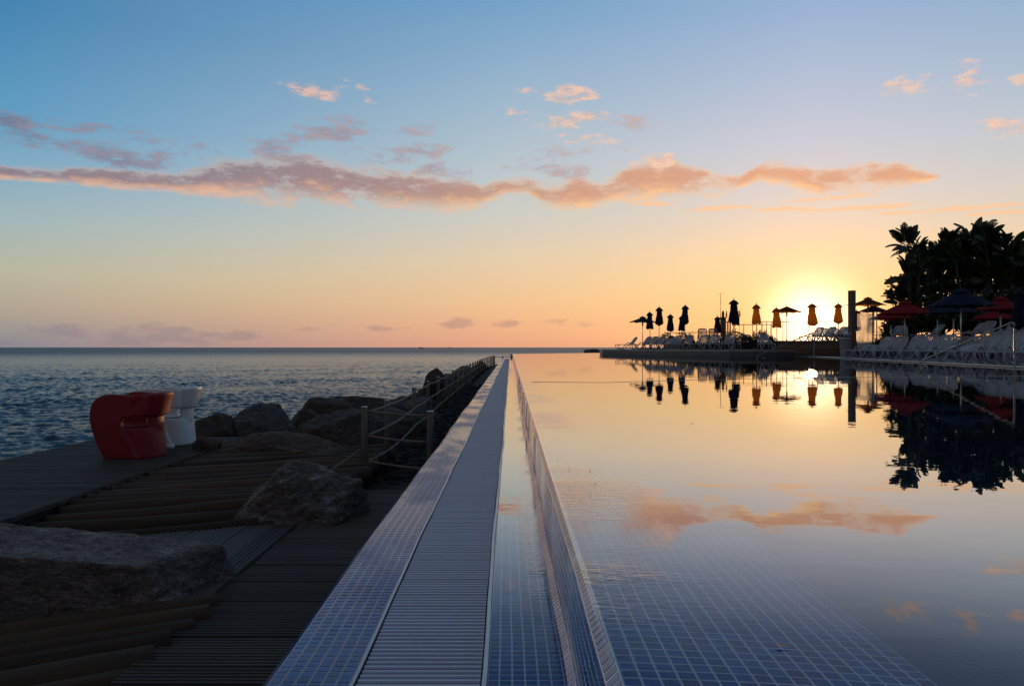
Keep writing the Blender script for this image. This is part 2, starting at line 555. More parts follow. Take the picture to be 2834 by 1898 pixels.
def mat_rock(name, c1, c2, c3):
    m, g, b = newmat(name)
    tc = g.node('ShaderNodeTexCoord').outputs['Object']
    oi = g.node('ShaderNodeObjectInfo').outputs['Random']
    v = g.v('ADD', tc, g.comb(g.m('MULTIPLY', oi, 50), g.m('MULTIPLY', oi, 23), 0.0))
    n = g.noise(v, 2.2, 7, 0.65, dist=0.5)
    n2 = g.noise(g.v('MULTIPLY', v, (3.0, 3.0, 14.0)), 1.2, 6, 0.7)
    n3 = g.noise(g.v('MULTIPLY', v, (1.0, 1.0, 2.2)), 15, 6, 0.72)
    c = g.mix(g.smooth(n, 0.35, 0.65), c1, c2)
    c = g.mix(g.smooth(n2, 0.5, 0.72), c, c3)
    c = g.mix(g.m('MULTIPLY', g.smooth(n3, 0.42, 0.72), 0.38), c, tuple(x * 0.35 for x in c1[:3]) + (1,))
    g.put(b.inputs['Base Color'], c)
    b.inputs['Roughness'].default_value = 0.85
    b.inputs['Specular IOR Level'].default_value = 0.25
    vo = g.node('ShaderNodeTexVoronoi', feature='DISTANCE_TO_EDGE')
    g.put(vo.inputs['Vector'], g.v('ADD', g.v('MULTIPLY', v, (3.0, 3.0, 6.0)), g.comb(n3, n, n2)))
    crk = g.smooth(vo.outputs['Distance'], 0.0, 0.05)
    bump(g, b, g.m('ADD', g.m('ADD', g.m('MULTIPLY', n3, 0.35), n2), g.m('MULTIPLY', crk, 0.35)), 1.0, 0.04)
    return m


M = {}
DRY_GROUT = (0.25, 0.245, 0.245, 1)
M['tile_ledge'] = mat_tile_single('tile_ledge', 0.10, 0.34, TILE_DRY)
M['tile_ledge_field'] = mat_tile_field('tile_ledge_field', 0.10, 0.34, False, TILE_DRY)
M['core_ledge'] = mat_tile_field('core_ledge', 0.14, 0.38, True, TILE_DRY, DRY_GROUT)
M['tile_wet'] = mat_tile_single('tile_wet', 0.06, 0.14, TILE_WET)
M['tile_wet_field'] = mat_tile_field('tile_wet_field', 0.06, 0.14, False, TILE_WET)
M['core_wet'] = mat_tile_field('core_wet', 0.05, 0.10, True, TILE_WET)
M['pool_water'] = mat_water('pool_water', (0.90, 0.96, 0.985, 1), 0.0011, (0.55, 0.22), 0.0, 1.6)
M['channel_water'] = mat_water('channel_water', (0.93, 0.97, 1.0, 1), 0.0009, (0.01, 0.11), 0.0, 2.6)
M['steel'] = simple('steel', (0.34, 0.35, 0.37), 0.36, 0.12, 9, 1.0)
M['steel_rail'] = simple('steel_rail', (0.20, 0.185, 0.17), 0.38, 0.1, 9, 1.0)
M['grate'] = simple('grate', (0.37, 0.43, 0.51), 0.42, 0.16, 14, 0.0, 0.5, 0.002, 0.5, 90)
M['pan'] = simple('pan', (0.045, 0.05, 0.07), 0.6, 0.2, 8)
M['deck_wood'] = mat_wood('deck_wood', (0.015, 0.012, 0.009, 1), (0.085, 0.068, 0.052, 1), 0.7, 0)
M['board_wood'] = mat_wood('board_wood', (0.030, 0.024, 0.018, 1), (0.15, 0.12, 0.092, 1), 0.75, 1)
M['platform_wood'] = mat_wood('platform_wood', (0.020, 0.016, 0.0125, 1), (0.060, 0.049, 0.039, 1), 0.66, 0)
M['log_wood'] = mat_wood('log_wood', (0.008, 0.004, 0.0025, 1), (0.105, 0.060, 0.030, 1), 0.9, 0, 1.6)
M['wall_wood'] = mat_wood('wall_wood', (0.09, 0.056, 0.034, 1), (0.24, 0.155, 0.10, 1), 0.6, 0)
M['rock_brown'] = mat_rock('rock_brown', (0.055, 0.041, 0.030, 1), (0.115, 0.085, 0.064, 1), (0.17, 0.135, 0.108, 1))
M['rock_pale'] = mat_rock('rock_pale', (0.11, 0.085, 0.066, 1), (0.21, 0.17, 0.14, 1), (0.36, 0.31, 0.27, 1))
M['rock_red'] = mat_rock('rock_red', (0.070, 0.042, 0.028, 1), (0.135, 0.074, 0.050, 1), (0.18, 0.14, 0.11, 1))
M['rock_grey'] = mat_rock('rock_grey', (0.060, 0.053, 0.046, 1), (0.125, 0.112, 0.098, 1), (0.20, 0.178, 0.155, 1))
M['gravel'] = mat_rock('gravel', (0.018, 0.017, 0.017, 1), (0.032, 0.03, 0.029, 1), (0.05, 0.047, 0.045, 1))
M['red_plastic'] = simple('red_plastic', (0.22, 0.006, 0.010), 0.55, 0.06, 4, 0, 0.12, 0.002, 0.4, 120)
M['white_plastic'] = simple('white_plastic', (0.58, 0.57, 0.55), 0.4, 0.05, 4, 0, 0.1, 0.002, 0.4, 120)
M['lounger'] = mat_fabric('lounger', (0.46, 0.46, 0.47), (0.34, 0.25, 0.16, 1), 0.4, 0.4, 0.28)
M['post'] = mat_wood('post', (0.10, 0.085, 0.068, 1), (0.26, 0.215, 0.17, 1), 0.6, 2)
M['rope'] = simple('rope', (0.19, 0.14, 0.105), 0.8, 0.15, 30, 0, 0.8, 0.004, 0.2, 160)
M['navy'] = mat_fabric('navy', (0.028, 0.036, 0.075), (0.05, 0.035, 0.03, 1))
M['red_cloth'] = mat_fabric('red_cloth', (0.36, 0.026, 0.028), (0.35, 0.04, 0.03, 1))
M['dark_red'] = mat_fabric('dark_red', (0.075, 0.012, 0.014), (0.14, 0.03, 0.02, 1))
M['brown_cloth'] = mat_fabric('brown_cloth', (0.10, 0.062, 0.034), (0.88, 0.50, 0.14, 1), 0.9, 0.15, 0.72)
M['pole'] = simple('pole', (0.62, 0.57, 0.52), 0.35, 0.1, 9, 0.6)
M['concrete'] = simple('concrete', (0.20, 0.185, 0.17), 0.75, 0.2, 5, 0, 0.4, 0.004, 0.3, 60)
M['terrace_face'] = simple('terrace_face', (0.062, 0.056, 0.068), 0.5, 0.2, 5, 0, 0.2, 0.003, 0.4, 40)
M['coping'] = simple('coping', (0.15, 0.12, 0.10), 0.4, 0.15, 6, 0, 0.2, 0.002, 0.5, 60)
M['pale_stone'] = simple('pale_stone', (0.5, 0.46, 0.42), 0.3, 0.1, 6, 0, 0.2, 0.002, 0.5, 60)
M['black_metal'] = simple('black_metal', (0.03, 0.028, 0.026), 0.5, 0.2, 8, 0.5)
M['white_bin'] = simple('white_bin', (0.5, 0.49, 0.48), 0.45, 0.08, 4)
M['pillar_tile'] = simple('pillar_tile', (0.10, 0.062, 0.040), 0.6, 0.2, 7, 0, 0.2, 0.002, 0.5, 50)
M['earth'] = simple('earth', (0.022, 0.020, 0.018), 0.9, 0.3, 3, 0, 0.8, 0.02, 0.2, 20)
M['flower'] = simple('flower', (0.7, 0.68, 0.66), 0.7, 0.2, 20)


def mat_leaf(name, c1, c2, tr):
    m = bpy.data.materials.new(name)
    m.use_nodes = True
    g = NT(m.node_tree)
    b = m.node_tree.nodes['Principled BSDF']
    out = m.node_tree.nodes['Material Output']
    tc = g.node('ShaderNodeTexCoord').outputs['Object']
    oi = g.node('ShaderNodeObjectInfo').outputs['Random']
    f = g.m('ADD', g.m('MULTIPLY', oi, 0.7), g.m('MULTIPLY', g.noise(tc, 3, 3), 0.5))
    g.put(b.inputs['Base Color'], g.ramp(f, [(0.2, c1), (0.95, c2)]))
    b.inputs['Roughness'].default_value = 0.45
    t = g.node('ShaderNodeBsdfTranslucent'); t.inputs[0].default_value = tr
    mx = g.node('ShaderNodeMixShader'); mx.inputs[0].default_value = 0.18
    g.l.new(b.outputs[0], mx.inputs[1]); g.l.new(t.outputs[0], mx.inputs[2]); g.l.new(mx.outputs[0], out.inputs[0])
    return m


M['leaf'] = mat_leaf('leaf', (0.012, 0.022, 0.008, 1), (0.035, 0.055, 0.018, 1), (0.03, 0.045, 0.01, 1))
M['shrub'] = mat_leaf('shrub', (0.010, 0.018, 0.007, 1), (0.032, 0.045, 0.016, 1), (0.025, 0.03, 0.008, 1))
M['trunk'] = mat_wood('trunk', (0.03, 0.024, 0.017, 1), (0.08, 0.06, 0.045, 1), 0.8, 2)

mg, g_, b_ = newmat('glass_pane')
mo = mg.node_tree.nodes['Material Output']
mg.node_tree.nodes.remove(b_)
tr_ = g_.node('ShaderNodeBsdfTransparent'); tr_.inputs[0].default_value = (0.93, 0.95, 0.94, 1)
tl_ = g_.node('ShaderNodeBsdfTranslucent'); tl_.inputs[0].default_value = (0.75, 0.68, 0.58, 1)
gl_ = g_.node('ShaderNodeBsdfGlossy'); gl_.inputs['Roughness'].default_value = 0.03
fr_ = g_.node('ShaderNodeFresnel'); fr_.inputs[0].default_value = 1.45
dirt = g_.smooth(g_.noise(g_.v('MULTIPLY', g_.node('ShaderNodeTexCoord').outputs['Object'], (3, 3, 0.8)), 2.0, 5), 0.25, 0.8)
m1 = g_.node('ShaderNodeMixShader'); g_.put(m1.inputs[0], g_.m('ADD', 0.30, g_.m('MULTIPLY', dirt, 0.45)))
g_.l.new(tr_.outputs[0], m1.inputs[1]); g_.l.new(tl_.outputs[0], m1.inputs[2])
m2 = g_.node('ShaderNodeMixShader'); g_.put(m2.inputs[0], fr_.outputs[0])
g_.l.new(m1.outputs[0], m2.inputs[1]); g_.l.new(gl_.outputs[0], m2.inputs[2]); g_.l.new(m2.outputs[0], mo.inputs[0])
M['glass'] = mg

# sea
m, g, b = newmat('sea_water')
pos = g.node('ShaderNodeNewGeometry').outputs['Position']
b.inputs['Base Color'].default_value = (0.006, 0.026, 0.048, 1)
b.inputs['IOR'].default_value = 1.333
b.inputs['Specular IOR Level'].default_value = 0.36
dist_ = g.v('LENGTH', pos, out=1)
g.put(b.inputs['Roughness'], g.m('ADD', 0.12, g.m('MULTIPLY', g.smooth(dist_, 60, 700), 0.30)))
w1 = g.noise(g.v('MULTIPLY', pos, (1.0, 1.6, 1.0)), 3.4, 6, 0.66)
w2 = g.noise(g.v('MULTIPLY', pos, (0.35, 0.6, 1.0)), 0.35, 4, 0.6)
hh = g.m('ADD', g.m('MULTIPLY', w1, 0.22), g.m('MULTIPLY', w2, g.m('ADD', 0.1, g.smooth(dist_, 120, 500))))
bump(g, b, hh, 1.0, 0.55)
M['sea'] = m

# ------------------------------------------------------------------ SETTING: sea
SEA_Z = -3.6
def sea_height(x, y, rng):
    z = np.zeros_like(x)
    for _ in range(56):
        lam = rng.uniform(0.6, 1.0) * rng.choice([0.5, 0.65, 0.85, 1.15, 1.6, 2.4])
        th = R(-78) + rng.normal() * 0.60
        k = 2 * math.pi / lam
        amp = 0.0092 * lam ** 0.7
        ph = rng.uniform(0, 6.28)
        ss = np.sin(k * (x * math.cos(th) + y * math.sin(th)) + ph)
        z += amp * (ss + 0.35 * (ss * ss - 0.5))
    return z


def build_sea():
    rng = np.random.default_rng(3)
    r = 19 * 1.0038 ** np.arange(0, 760)
    a = np.radians(np.arange(-37, 9.01, 0.07))
    Rr, Aa = np.meshgrid(r, a, indexing='ij')
    x = Rr * np.sin(Aa); y = Rr * np.cos(Aa)
    z = sea_height(x.ravel(), y.ravel(), rng).reshape(x.shape)
    cell = Rr * 0.0038
    fade = np.clip(1.5 - cell / 0.75, 0, 1)
    gust = 0.72 + 0.22 * np.sin(x * 0.05 + y * 0.11 + 1.0) * np.sin(y * 0.07 - x * 0.031) + 0.16 * np.sin(x * 0.19 - y * 0.23)
    z = z * fade * np.clip(gust, 0.4, 1.15) + SEA_Z
    z[-1, :] = SEA_Z
    nr, na = x.shape
    V = np.stack([x, y, z], -1).reshape(-1, 3)
    i = np.arange(nr - 1)[:, None] * na + np.arange(na - 1)[None, :]
    Fq = np.stack([i, i + 1, i + na + 1, i + na], -1).reshape(-1, 4)[:, ::-1]
    me = bpy.data.meshes.new('sea')
    me.vertices.add(len(V)); me.vertices.foreach_set('co', V.ravel())
    me.loops.add(Fq.size); me.loops.foreach_set('vertex_index', Fq.ravel().astype(np.int32))
    me.polygons.add(len(Fq)); me.polygons.foreach_set('loop_start', np.arange(0, Fq.size, 4, dtype=np.int32))
    me.polygons.foreach_set('use_smooth', np.ones(len(Fq), dtype=bool))
    me.update(calc_edges=True)
    me.materials.append(M['sea'])
    tag(link('sea', me), kind='structure')
    rout = float(r[-1])
    mb = MB()
    # the open sea beyond the modelled waves, out to the horizon, and all round behind
    ring = []
    n = 96
    radii = [rout, 3000, 40000]
    lo, hi = float(a[0]), float(a[-1])
    for rad in radii:
        for k in range(n + 1):
            t = lo + (hi - lo) * k / n
            ring.append((rad * math.sin(t), rad * math.cos(t), SEA_Z))
    ff = []
    for q in range(2):
        for k in range(n):
            b0 = q * (n + 1) + k
            ff.append((b0, b0 + n + 1, b0 + n + 2, b0 + 1))
    mb.add(ring, [f[::-1] for f in ff])
    ring = []; ff = []
    for rad in (10, 3000, 40000):
        for k in range(n + 1):
            t = hi + (2 * math.pi - (hi - lo)) * k / n
            ring.append((rad * math.sin(t), rad * math.cos(t), SEA_Z))
    for q in range(2):
        for k in range(n):
            b0 = q * (n + 1) + k
            ff.append((b0, b0 + 1, b0 + n + 2, b0 + n + 1))
    mb.add(ring, ff)
    tag(mb.build('open_sea', M['sea']), kind='structure')


build_sea()

# sloping shore under rocks, gravel and decks (left of the pool wall)
def build_shore():
    xs = [-0.62, -1.2, -1.75, -2.6, -3.6, -4.8, -6.0, -7.5, -9.5]
    mb = MB()
    ys = [-4 + 1.5 * i for i in range(50)]
    vv = []
    for y in ys:
        for x in xs:
            far = max(0.0, min(1.0, (y - 9.5) / 6))
            zz_near = -1.72 if x > -5.9 else -1.72 - (abs(x) - 5.9) * 0.9
            prof = {-0.62: -1.40, -1.2: -1.50, -1.75: -1.62, -2.6: -2.0, -3.6: -2.7, -4.8: -3.5, -6.0: -4.2, -7.5: -4.8, -9.5: -5.5}[x]
            zz = zz_near * (1 - far) + prof * far
            vv.append((x, y, zz + 0.03 * math.sin(3 * y + 5 * x)))
    n = len(xs)
    ff = [(i * n + k, i * n + k + 1, (i + 1) * n + k + 1, (i + 1) * n + k) for i in range(len(ys) - 1) for k in range(n - 1)]
    mb.add(vv, ff)
    tag(mb.build('shore_ground', M['earth'], smooth=True), kind='structure')


build_shore()

# ------------------------------------------------------------------ mosaic strips
Y0, Y_PARTS_END, Y_FIELD_END = 1.56, None, 15.96


def tile_mesh(sz, mat, name):
    w, t = sz / 2, 0.004
    e = 0.0012
    mb = MB()
    vv = [(-w, -w, -t), (w, -w, -t), (w, w, -t), (-w, w, -t), (-w, -w, -e), (w, -w, -e), (w, w, -e), (-w, w, -e),
          (-w + e, -w + e, 0), (w - e, -w + e, 0), (w - e, w - e, 0), (-w + e, w - e, 0)]
    ff = [(0, 1, 5, 4), (1, 2, 6, 5), (2, 3, 7, 6), (3, 0, 4, 7), (4, 5, 9, 8), (5, 6, 10, 9), (6, 7, 11, 10), (7, 4, 8, 11), (8, 9, 10, 11)]
    mb.add(vv, ff)
    return mb.mesh(name, mat)


def wob(y, a=1.0):
    return a * (0.0042 * math.sin(1.15 * y + 0.4) + 0.0028 * math.sin(2.9 * y + 2.0) + 0.0016 * math.sin(7.3 * y)) * min(1.0, 0.35 + y * 0.12)


def mosaic(root, prof, yend, mat1, matf, matc, bottom, y0=Y0, k_off=0, nparts=300, body_y0=-3.0, order=None):
    """prof: (x, z) points along the section, one tile between each pair; tiles run along y"""
    cols = []
    for k in range(len(prof) - 1):
        (x0, z0), (x1, z1) = prof[k], prof[k + 1]
        cols.append(((x0 + x1) / 2, (z0 + z1) / 2, math.atan2(z1 - z0, x1 - x0), math.hypot(x1 - x0, z1 - z0)))
    nrow = int((Y_FIELD_END - y0) / TP)
    tm = tile_mesh(0.0255, mat1, 'tile')
    base = tile_mesh(0.0255, None, 'tmp')
    bv = [Vector(v.co) for v in base.vertices]
    bf = [tuple(p.vertices) for p in base.polygons][0:]
    rng = random.Random(k_off + 5)
    nr_parts = nparts // len(cols)
    part_cols = cols
    fv = []; ff = []; uv = []
    for r in range(nrow):
        yc = y0 + (r + 0.5) * TP
        for k, (xc, zc, an, L) in enumerate(cols):
            jz = rng.uniform(-0.0002, 0.0003)
            loc = Vector((xc + wob(yc), yc, zc + 0.35 * wob(yc + 3.0))) + Vector((-math.sin(an), 0, math.cos(an))) * (0.0004 + jz)
            tilt = rng.uniform(-0.006, 0.006)
            sx = min(1.0, (L - 0.0045) / 0.0255)
            if r < nr_parts:
                o = link('tile', tm, root, loc, (tilt, -an + rng.uniform(-0.006, 0.006), 0), (sx, 1, 1))
            else:
                ca, sa = math.cos(-an + rng.uniform(-0.006, 0.006)), math.sin(-an)
                o = len(fv)
                for v in bv:
                    vx = v.x * sx
                    fv.append((loc.x + vx * ca + v.z * sa, loc.y + v.y, loc.z - vx * sa + v.z * ca + v.y * tilt))
                for f in bf:
                    ff.append(tuple(i + o for i in f))
                    uv.extend([(k + k_off + 0.5, r + 0.5)] * len(f))
    me = bpy.data.meshes.new('tile_field')
    me.from_pydata(fv, [], ff)
    lay = me.uv_layers.new(name='uv')
    lay.data.foreach_set('uv', np.array(uv, dtype=np.float32).ravel())
    me.materials.append(matf)
    tag(link('tile_field', me, root), kind='stuff')
    # the screed body carrying the tiles; beyond the laid pieces its own surface shows the mosaic
    n = len(prof)
    yb = [body_y0] + [y0 + 0.25 * q for q in range(int((yend - y0) / 0.25))] + [yend]
    n_y = len(yb)
    vv = []
    for y in yb:
        for (x, z) in prof:
            vv.append((x + wob(y), y, z + 0.35 * wob(y + 3.0) - 0.0005))
        vv.append((prof[-1][0] + wob(y), y, bottom)); vv.append((prof[0][0] + wob(y), y, bottom))
    W = n + 2
    ff = []; uv = []
    for r in range(n_y - 1):
        v0, v1 = (yb[r] - y0) / TP, (yb[r + 1] - y0) / TP
        for k in range(n - 1):
            ff.append((r * W + k, r * W + k + 1, (r + 1) * W + k + 1, (r + 1) * W + k))
            uv += [(k + k_off, v0), (k + 1 + k_off, v0), (k + 1 + k_off, v1), (k + k_off, v1)]
        for a, b_ in ((n - 1, n), (n + 1, 0)):
            ff.append((r * W + a, r * W + b_, (r + 1) * W + b_, (r + 1) * W + a))
            uv += [(0.5 + k_off, 0.5)] * 4
    for f in (tuple(range(W))[::-1], tuple((n_y - 1) * W + q for q in range(W))):
        ff.append(f); uv += [(0.5, 0.5)] * len(f)
    me = bpy.data.meshes.new('body')
    me.from_pydata(vv, [], ff)
    lay = me.uv_layers.new(name='uv')
    lay.data.foreach_set('uv', np.array(uv, dtype=np.float32).ravel())
    me.materials.append(matc)
    link('body', me, root)


ZL = -0.756
YE = 53.0
# 1 the dry ledge
led = thing('overflow_ledge', 'blue mosaic tiled ledge running beside the dark boardwalk, outer kerb of the overflow channel', 'wall', (0, 0, 0))
prof = [(-0.585, -0.835), (-0.583, -0.805), (-0.575, -0.778), (-0.5525, -0.760)] + [(-0.5525 + TP * 0.9 * 0 + 0.0312 * k, ZL - 0.0005 * 0) for k in range(1, 7)]
prof = prof[:3] + [(-0.5525, ZL - 0.003)] + [(-0.5525 + 0.0311 * k, ZL) for k in range(1, 7)]
mosaic(led, prof, YE, M['tile_ledge'], M['tile_ledge_field'], M['core_ledge'], -1.75)

# 2 grate with its two steel rails
gr = thing('drain_grate', 'blue-grey slatted overflow grate laid between two steel rails along the pool', 'drain grate', (0, 0, 0))
GX0, GX1 = -0.353, -0.0690
for (xa, xb) in ((-0.3645, -0.3545), (GX1 + 0.0006, GX1 + 0.0126)):
    for q in range(9):
        ya, yb2 = -2 + q * 6.2, -2 + (q + 1) * 6.2 - 0.004
        yb2 = min(yb2, YE)
        m_ = 24
        vv = []
        for r in range(m_ + 1):
            y = ya + (yb2 - ya) * r / m_
            w_ = wob(y)
            vv += [(xa + w_, y, ZL - 0.03), (xb + w_, y, ZL - 0.03), (xb + w_, y, ZL + 0.0005), (xb + w_ - 0.001, y, ZL + 0.0018), (xa + w_ + 0.001, y, ZL + 0.0018), (xa + w_, y, ZL + 0.0005)]
        ff = [(r * 6 + k, r * 6 + (k + 1) % 6, (r + 1) * 6 + (k + 1) % 6, (r + 1) * 6 + k) for r in range(m_) for k in range(6)] + [tuple(range(6))[::-1], tuple(m_ * 6 + k for k in range(6))]
        MB().add(vv, ff).build('rail', M['steel'], gr)
MB().box(((GX0 + GX1) / 2, YE / 2 - 1, ZL - 0.10), (0.30, YE + 2, 0.02)).build('pan', M['pan'], gr)
SP = 0.0266
def slat_shape(mb, y, w):
    xa, xb = GX0 + 0.003, GX1 - 0.003
    prof_ = [(-w / 2, -0.022), (-w / 2, -0.004), (-w / 2 + 0.003, 0.0), (w / 2 - 0.004, 0.0), (w / 2, -0.005), (w / 2, -0.022)]
    vv = [(x, y + a, z) for x in (xa, xb) for a, z in prof_]
    n = len(prof_)
    mb.add(vv, [(i, i + 1, n + i + 1, n + i)[::-1] for i in range(n - 1)] + [tuple(range(n)), tuple(range(2 * n - 1, n - 1, -1))])
sm = MB(); slat_shape(sm, 0, 0.0160)
slm = sm.mesh('slat', M['grate'])
rg = random.Random(2)
ns = int((YE - 1.6) / SP)
fld = MB()
for i in range(ns):
    y = 1.6 + i * SP
    if i < 300:
        sec = i // 38
        link('slat', slm, gr, (wob(y) + 0.0012 * math.sin(sec * 2.3), y + (0.003 if i % 38 == 0 else 0.0), ZL + 0.0007 * math.sin(sec * 1.7) + rg.uniform(-0.0006, 0.0004)), (rg.uniform(-0.01, 0.01), 0, 0))
    else:
        o = len(fld.v)
        slat_shape(fld, y, 0.0160)
        fld.v[o:] = [(x + wob(y), yy, z + ZL) for x, yy, z in fld.v[o:]]
tag(fld.build('slat_field', M['grate'], gr), kind='stuff')

# 3 the shallow channel: flat tiles, a cove, then the weir wall, its rounded lip and the shelf under water
ch = thing('overflow_channel', 'shallow blue tiled channel under a film of water beside the grate', 'channel', (0, 0, 0))
zc = ZL - 0.007
prof = [(-0.0558, zc), (-0.0293, zc)] + [(-0.0293 + TP * k, zc) for k in range(1, 6)] + [(0.1215 + 0.021, zc + 0.021)]
prof = prof[:-1] + [(0.1420, zc + 0.021)]
mosaic(ch, prof, YE + 6, M['tile_wet'], M['tile_wet_field'], M['core_wet'], -1.75, k_off=20)
ww = MB()
ww.add([(-0.0555, -3, ZL - 0.0025), (0.1400, -3, ZL - 0.0025), (0.1400, YE + 6, ZL - 0.0025), (-0.0555, YE + 6, ZL - 0.0025)], [(0, 1, 2, 3)])
tag(ww.build('channel_water', M['channel_water']), kind='structure')

wr = thing('weir_wall', 'tiled infinity weir wall with rounded lip and submerged shelf at the pool edge', 'pool wall', (0, 0, 0))
ztop = -0.5085
zb = zc + 0.021
nw = 7
wall_top = ztop - 0.0212
prof = [(0.1425 + 0.006 * (k / nw), zb + (wall_top - zb) * k / nw) for k in range(nw + 1)]
xw = prof[-1][0]
prof += [(xw + 0.0212, ztop)]
xs0 = xw + 0.0212
prof += [(xs0 + TP * k, ztop - 0.0007 * k - 0.00006 * k * k) for k in range(1, 18)]
XSH = prof[-1][0]; ZSH = prof[-1][1]
mosaic(wr, prof, 60.8, M['tile_wet'], M['tile_wet_field'], M['core_wet'], -1.9, y0=1.11, k_off=40)

# pool basin below the water: inner wall and floor with the mosaic of its depth
def mat_basin():
    m, g, b = newmat('pool_basin')
    pos = g.node('ShaderNodeNewGeometry').outputs['Position']
    uv = g.v('DIVIDE', pos, (0.06, 0.06, 0.06))
    wn = g.node('ShaderNodeTexWhiteNoise', noise_dimensions='3D')
    g.put(wn.inputs['Vector'], g.v('FLOOR', g.v('ADD', uv, (0.01, 0.01, 0.013))))
    c = g.ramp(wn.outputs['Value'], TILE_STOPS, 'CONSTANT')
    u, v, _ = g.sep(g.v('FRACTION', uv))
    e = g.m('MINIMUM', g.m('MINIMUM', u, g.m('SUBTRACT', 1.0, u)), g.m('MINIMUM', v, g.m('SUBTRACT', 1.0, v)))
    c = g.mix(g.m('MULTIPLY', g.m('LESS_THAN', e, 0.06), 0.10), c, GROUT)
    c = g.mix(0.65, c, (0.016, 0.105, 0.20, 1))
    g.put(b.inputs['Base Color'], c)
    b.inputs['Roughness'].default_value = 0.5
    return m
M['basin'] = mat_basin()
mb = MB()
mb.add([(XSH, -4, -1.85), (34, -4, -1.85), (34, 78, -1.85), (XSH, 78, -1.85)], [(0, 1, 2, 3)])
mb.add([(XSH + 0.001, -4, ZSH - 0.002), (XSH + 0.001, 78, ZSH - 0.002), (XSH + 0.001, 78, -1.85), (XSH + 0.001, -4, -1.85)], [(0, 1, 2, 3)])
tag(mb.build('pool_basin', M['basin']), kind='structure')
WZ = -0.503
mb = MB()
mb.add([(xw + 0.010, -4, WZ), (33, -4, WZ), (33, 84, WZ), (10.0, 75.5, WZ), (4.5, 67.3, WZ), (0.6, 61.4, WZ), (xw + 0.010, 60.8, WZ)], [(0, 1, 2, 3, 4, 5, 6)])
tag(mb.build('pool_water', M['pool_water']), kind='structure')
# far weir under the pool's oblique end
mb = MB()
mb.prism([(0.1, 60.9), (0.6, 61.45), (4.5, 67.35), (10.0, 75.55), (33, 84.1), (33, 85), (9.6, 76.4), (4.1, 68), (0.0, 61.6)], -3.5, WZ - 0.012)
tag(mb.build('far_weir', M['terrace_face']), 'dark tiled far weir where the still pool meets the sea', 'pool wall')

# ------------------------------------------------------------------ boardwalks
def plank_mesh(L, W, H, axis, mat, ribs=5, name='plank'):
    """ribbed decking board; length along axis"""
    pts = [(-W / 2, -H)]
    r = W / ribs
    for i in range(ribs):
        a = -W / 2 + i * r
        pts += [(a + r * 0.06, -0.009 if i else -0.014), (a + r * 0.2, 0.0), (a + r * 0.66, 0.0), (a + r * 0.82, -0.009)]
    pts += [(W / 2, -0.006), (W / 2, -H)]
    n = len(pts)
    vv = []
    for s in (-L / 2, L / 2):
        for a, z in pts:
            vv.append((s, a, z) if axis == 0 else (a, s, z))
    ff = [(i, i + 1, n + i + 1, n + i) for i in range(n - 1)] + [tuple(range(n))[::-1], tuple(range(n, 2 * n))]
    if axis == 0:
        ff = [f[::-1] for f in ff]
    return MB().add(vv, ff).mesh(name, mat)


rg = random.Random(11)
ZW = -1.45
# walkway beside the pool wall: boards across
walk = MB()
walk.box((-1.155, 4.5, ZW - 0.115), (1.14, 7.5, 0.12))
wk = tag(walk.build('boardwalk', M['earth']), kind='structure')
pm = plank_mesh(1.15, 0.182, 0.035, 0, M['deck_wood'])
y = 2.4
i = 0
while y < 8.2:
    link('plank', pm, wk, (-1.155 + rg.uniform(-0.008, 0.008), y, ZW + rg.uniform(-0.003, 0.003)), (rg.uniform(-0.006, 0.006), rg.uniform(-0.003, 0.003), rg.uniform(-0.002, 0.002)))
    y += 0.188
# boards running away from the viewer
bdk = tag(MB().box((-3.5, 5.2, ZW - 0.125), (3.5, 4.2, 0.12)).build('board_terrace', M['earth']), kind='structure')
x = -1.835
SL = 0.47     # slant of the log edges
while x > -5.2:
    ya = 4.61 + SL * (x + 1.733)
    yb = 7.04 + SL * (x + 1.733)
    ya = max(ya, 2.4)
    me = plank_mesh(yb - ya, 0.182, 0.035, 1, M['board_wood'])
    link('plank', me, bdk, (x, (ya + yb) / 2, ZW + 0.012 + rg.uniform(-0.003, 0.003)), (0, rg.uniform(-0.006, 0.006), rg.uniform(-0.002, 0.002)))
    x -= 0.188
# chair platform
PZ0 = -1.240
plat = tag(MB().box((-4.63, 8.35, PZ0 - 0.23), (1.94, 5.2, 0.38)).build('seat_platform', M['earth']), kind='structure')
y = 5.72
while y < 11.05:
    L = 1.98
    me = plank_mesh(L, 0.145, 0.035, 0, M['platform_wood'], 4)
    link('plank', me, plat, (-4.63 + rg.uniform(-0.006, 0.006), y, PZ0 + rg.uniform(-0.002, 0.002)), (rg.uniform(-0.005, 0.005), 0, rg.uniform(-0.0015, 0.0015)))
    y += 0.150


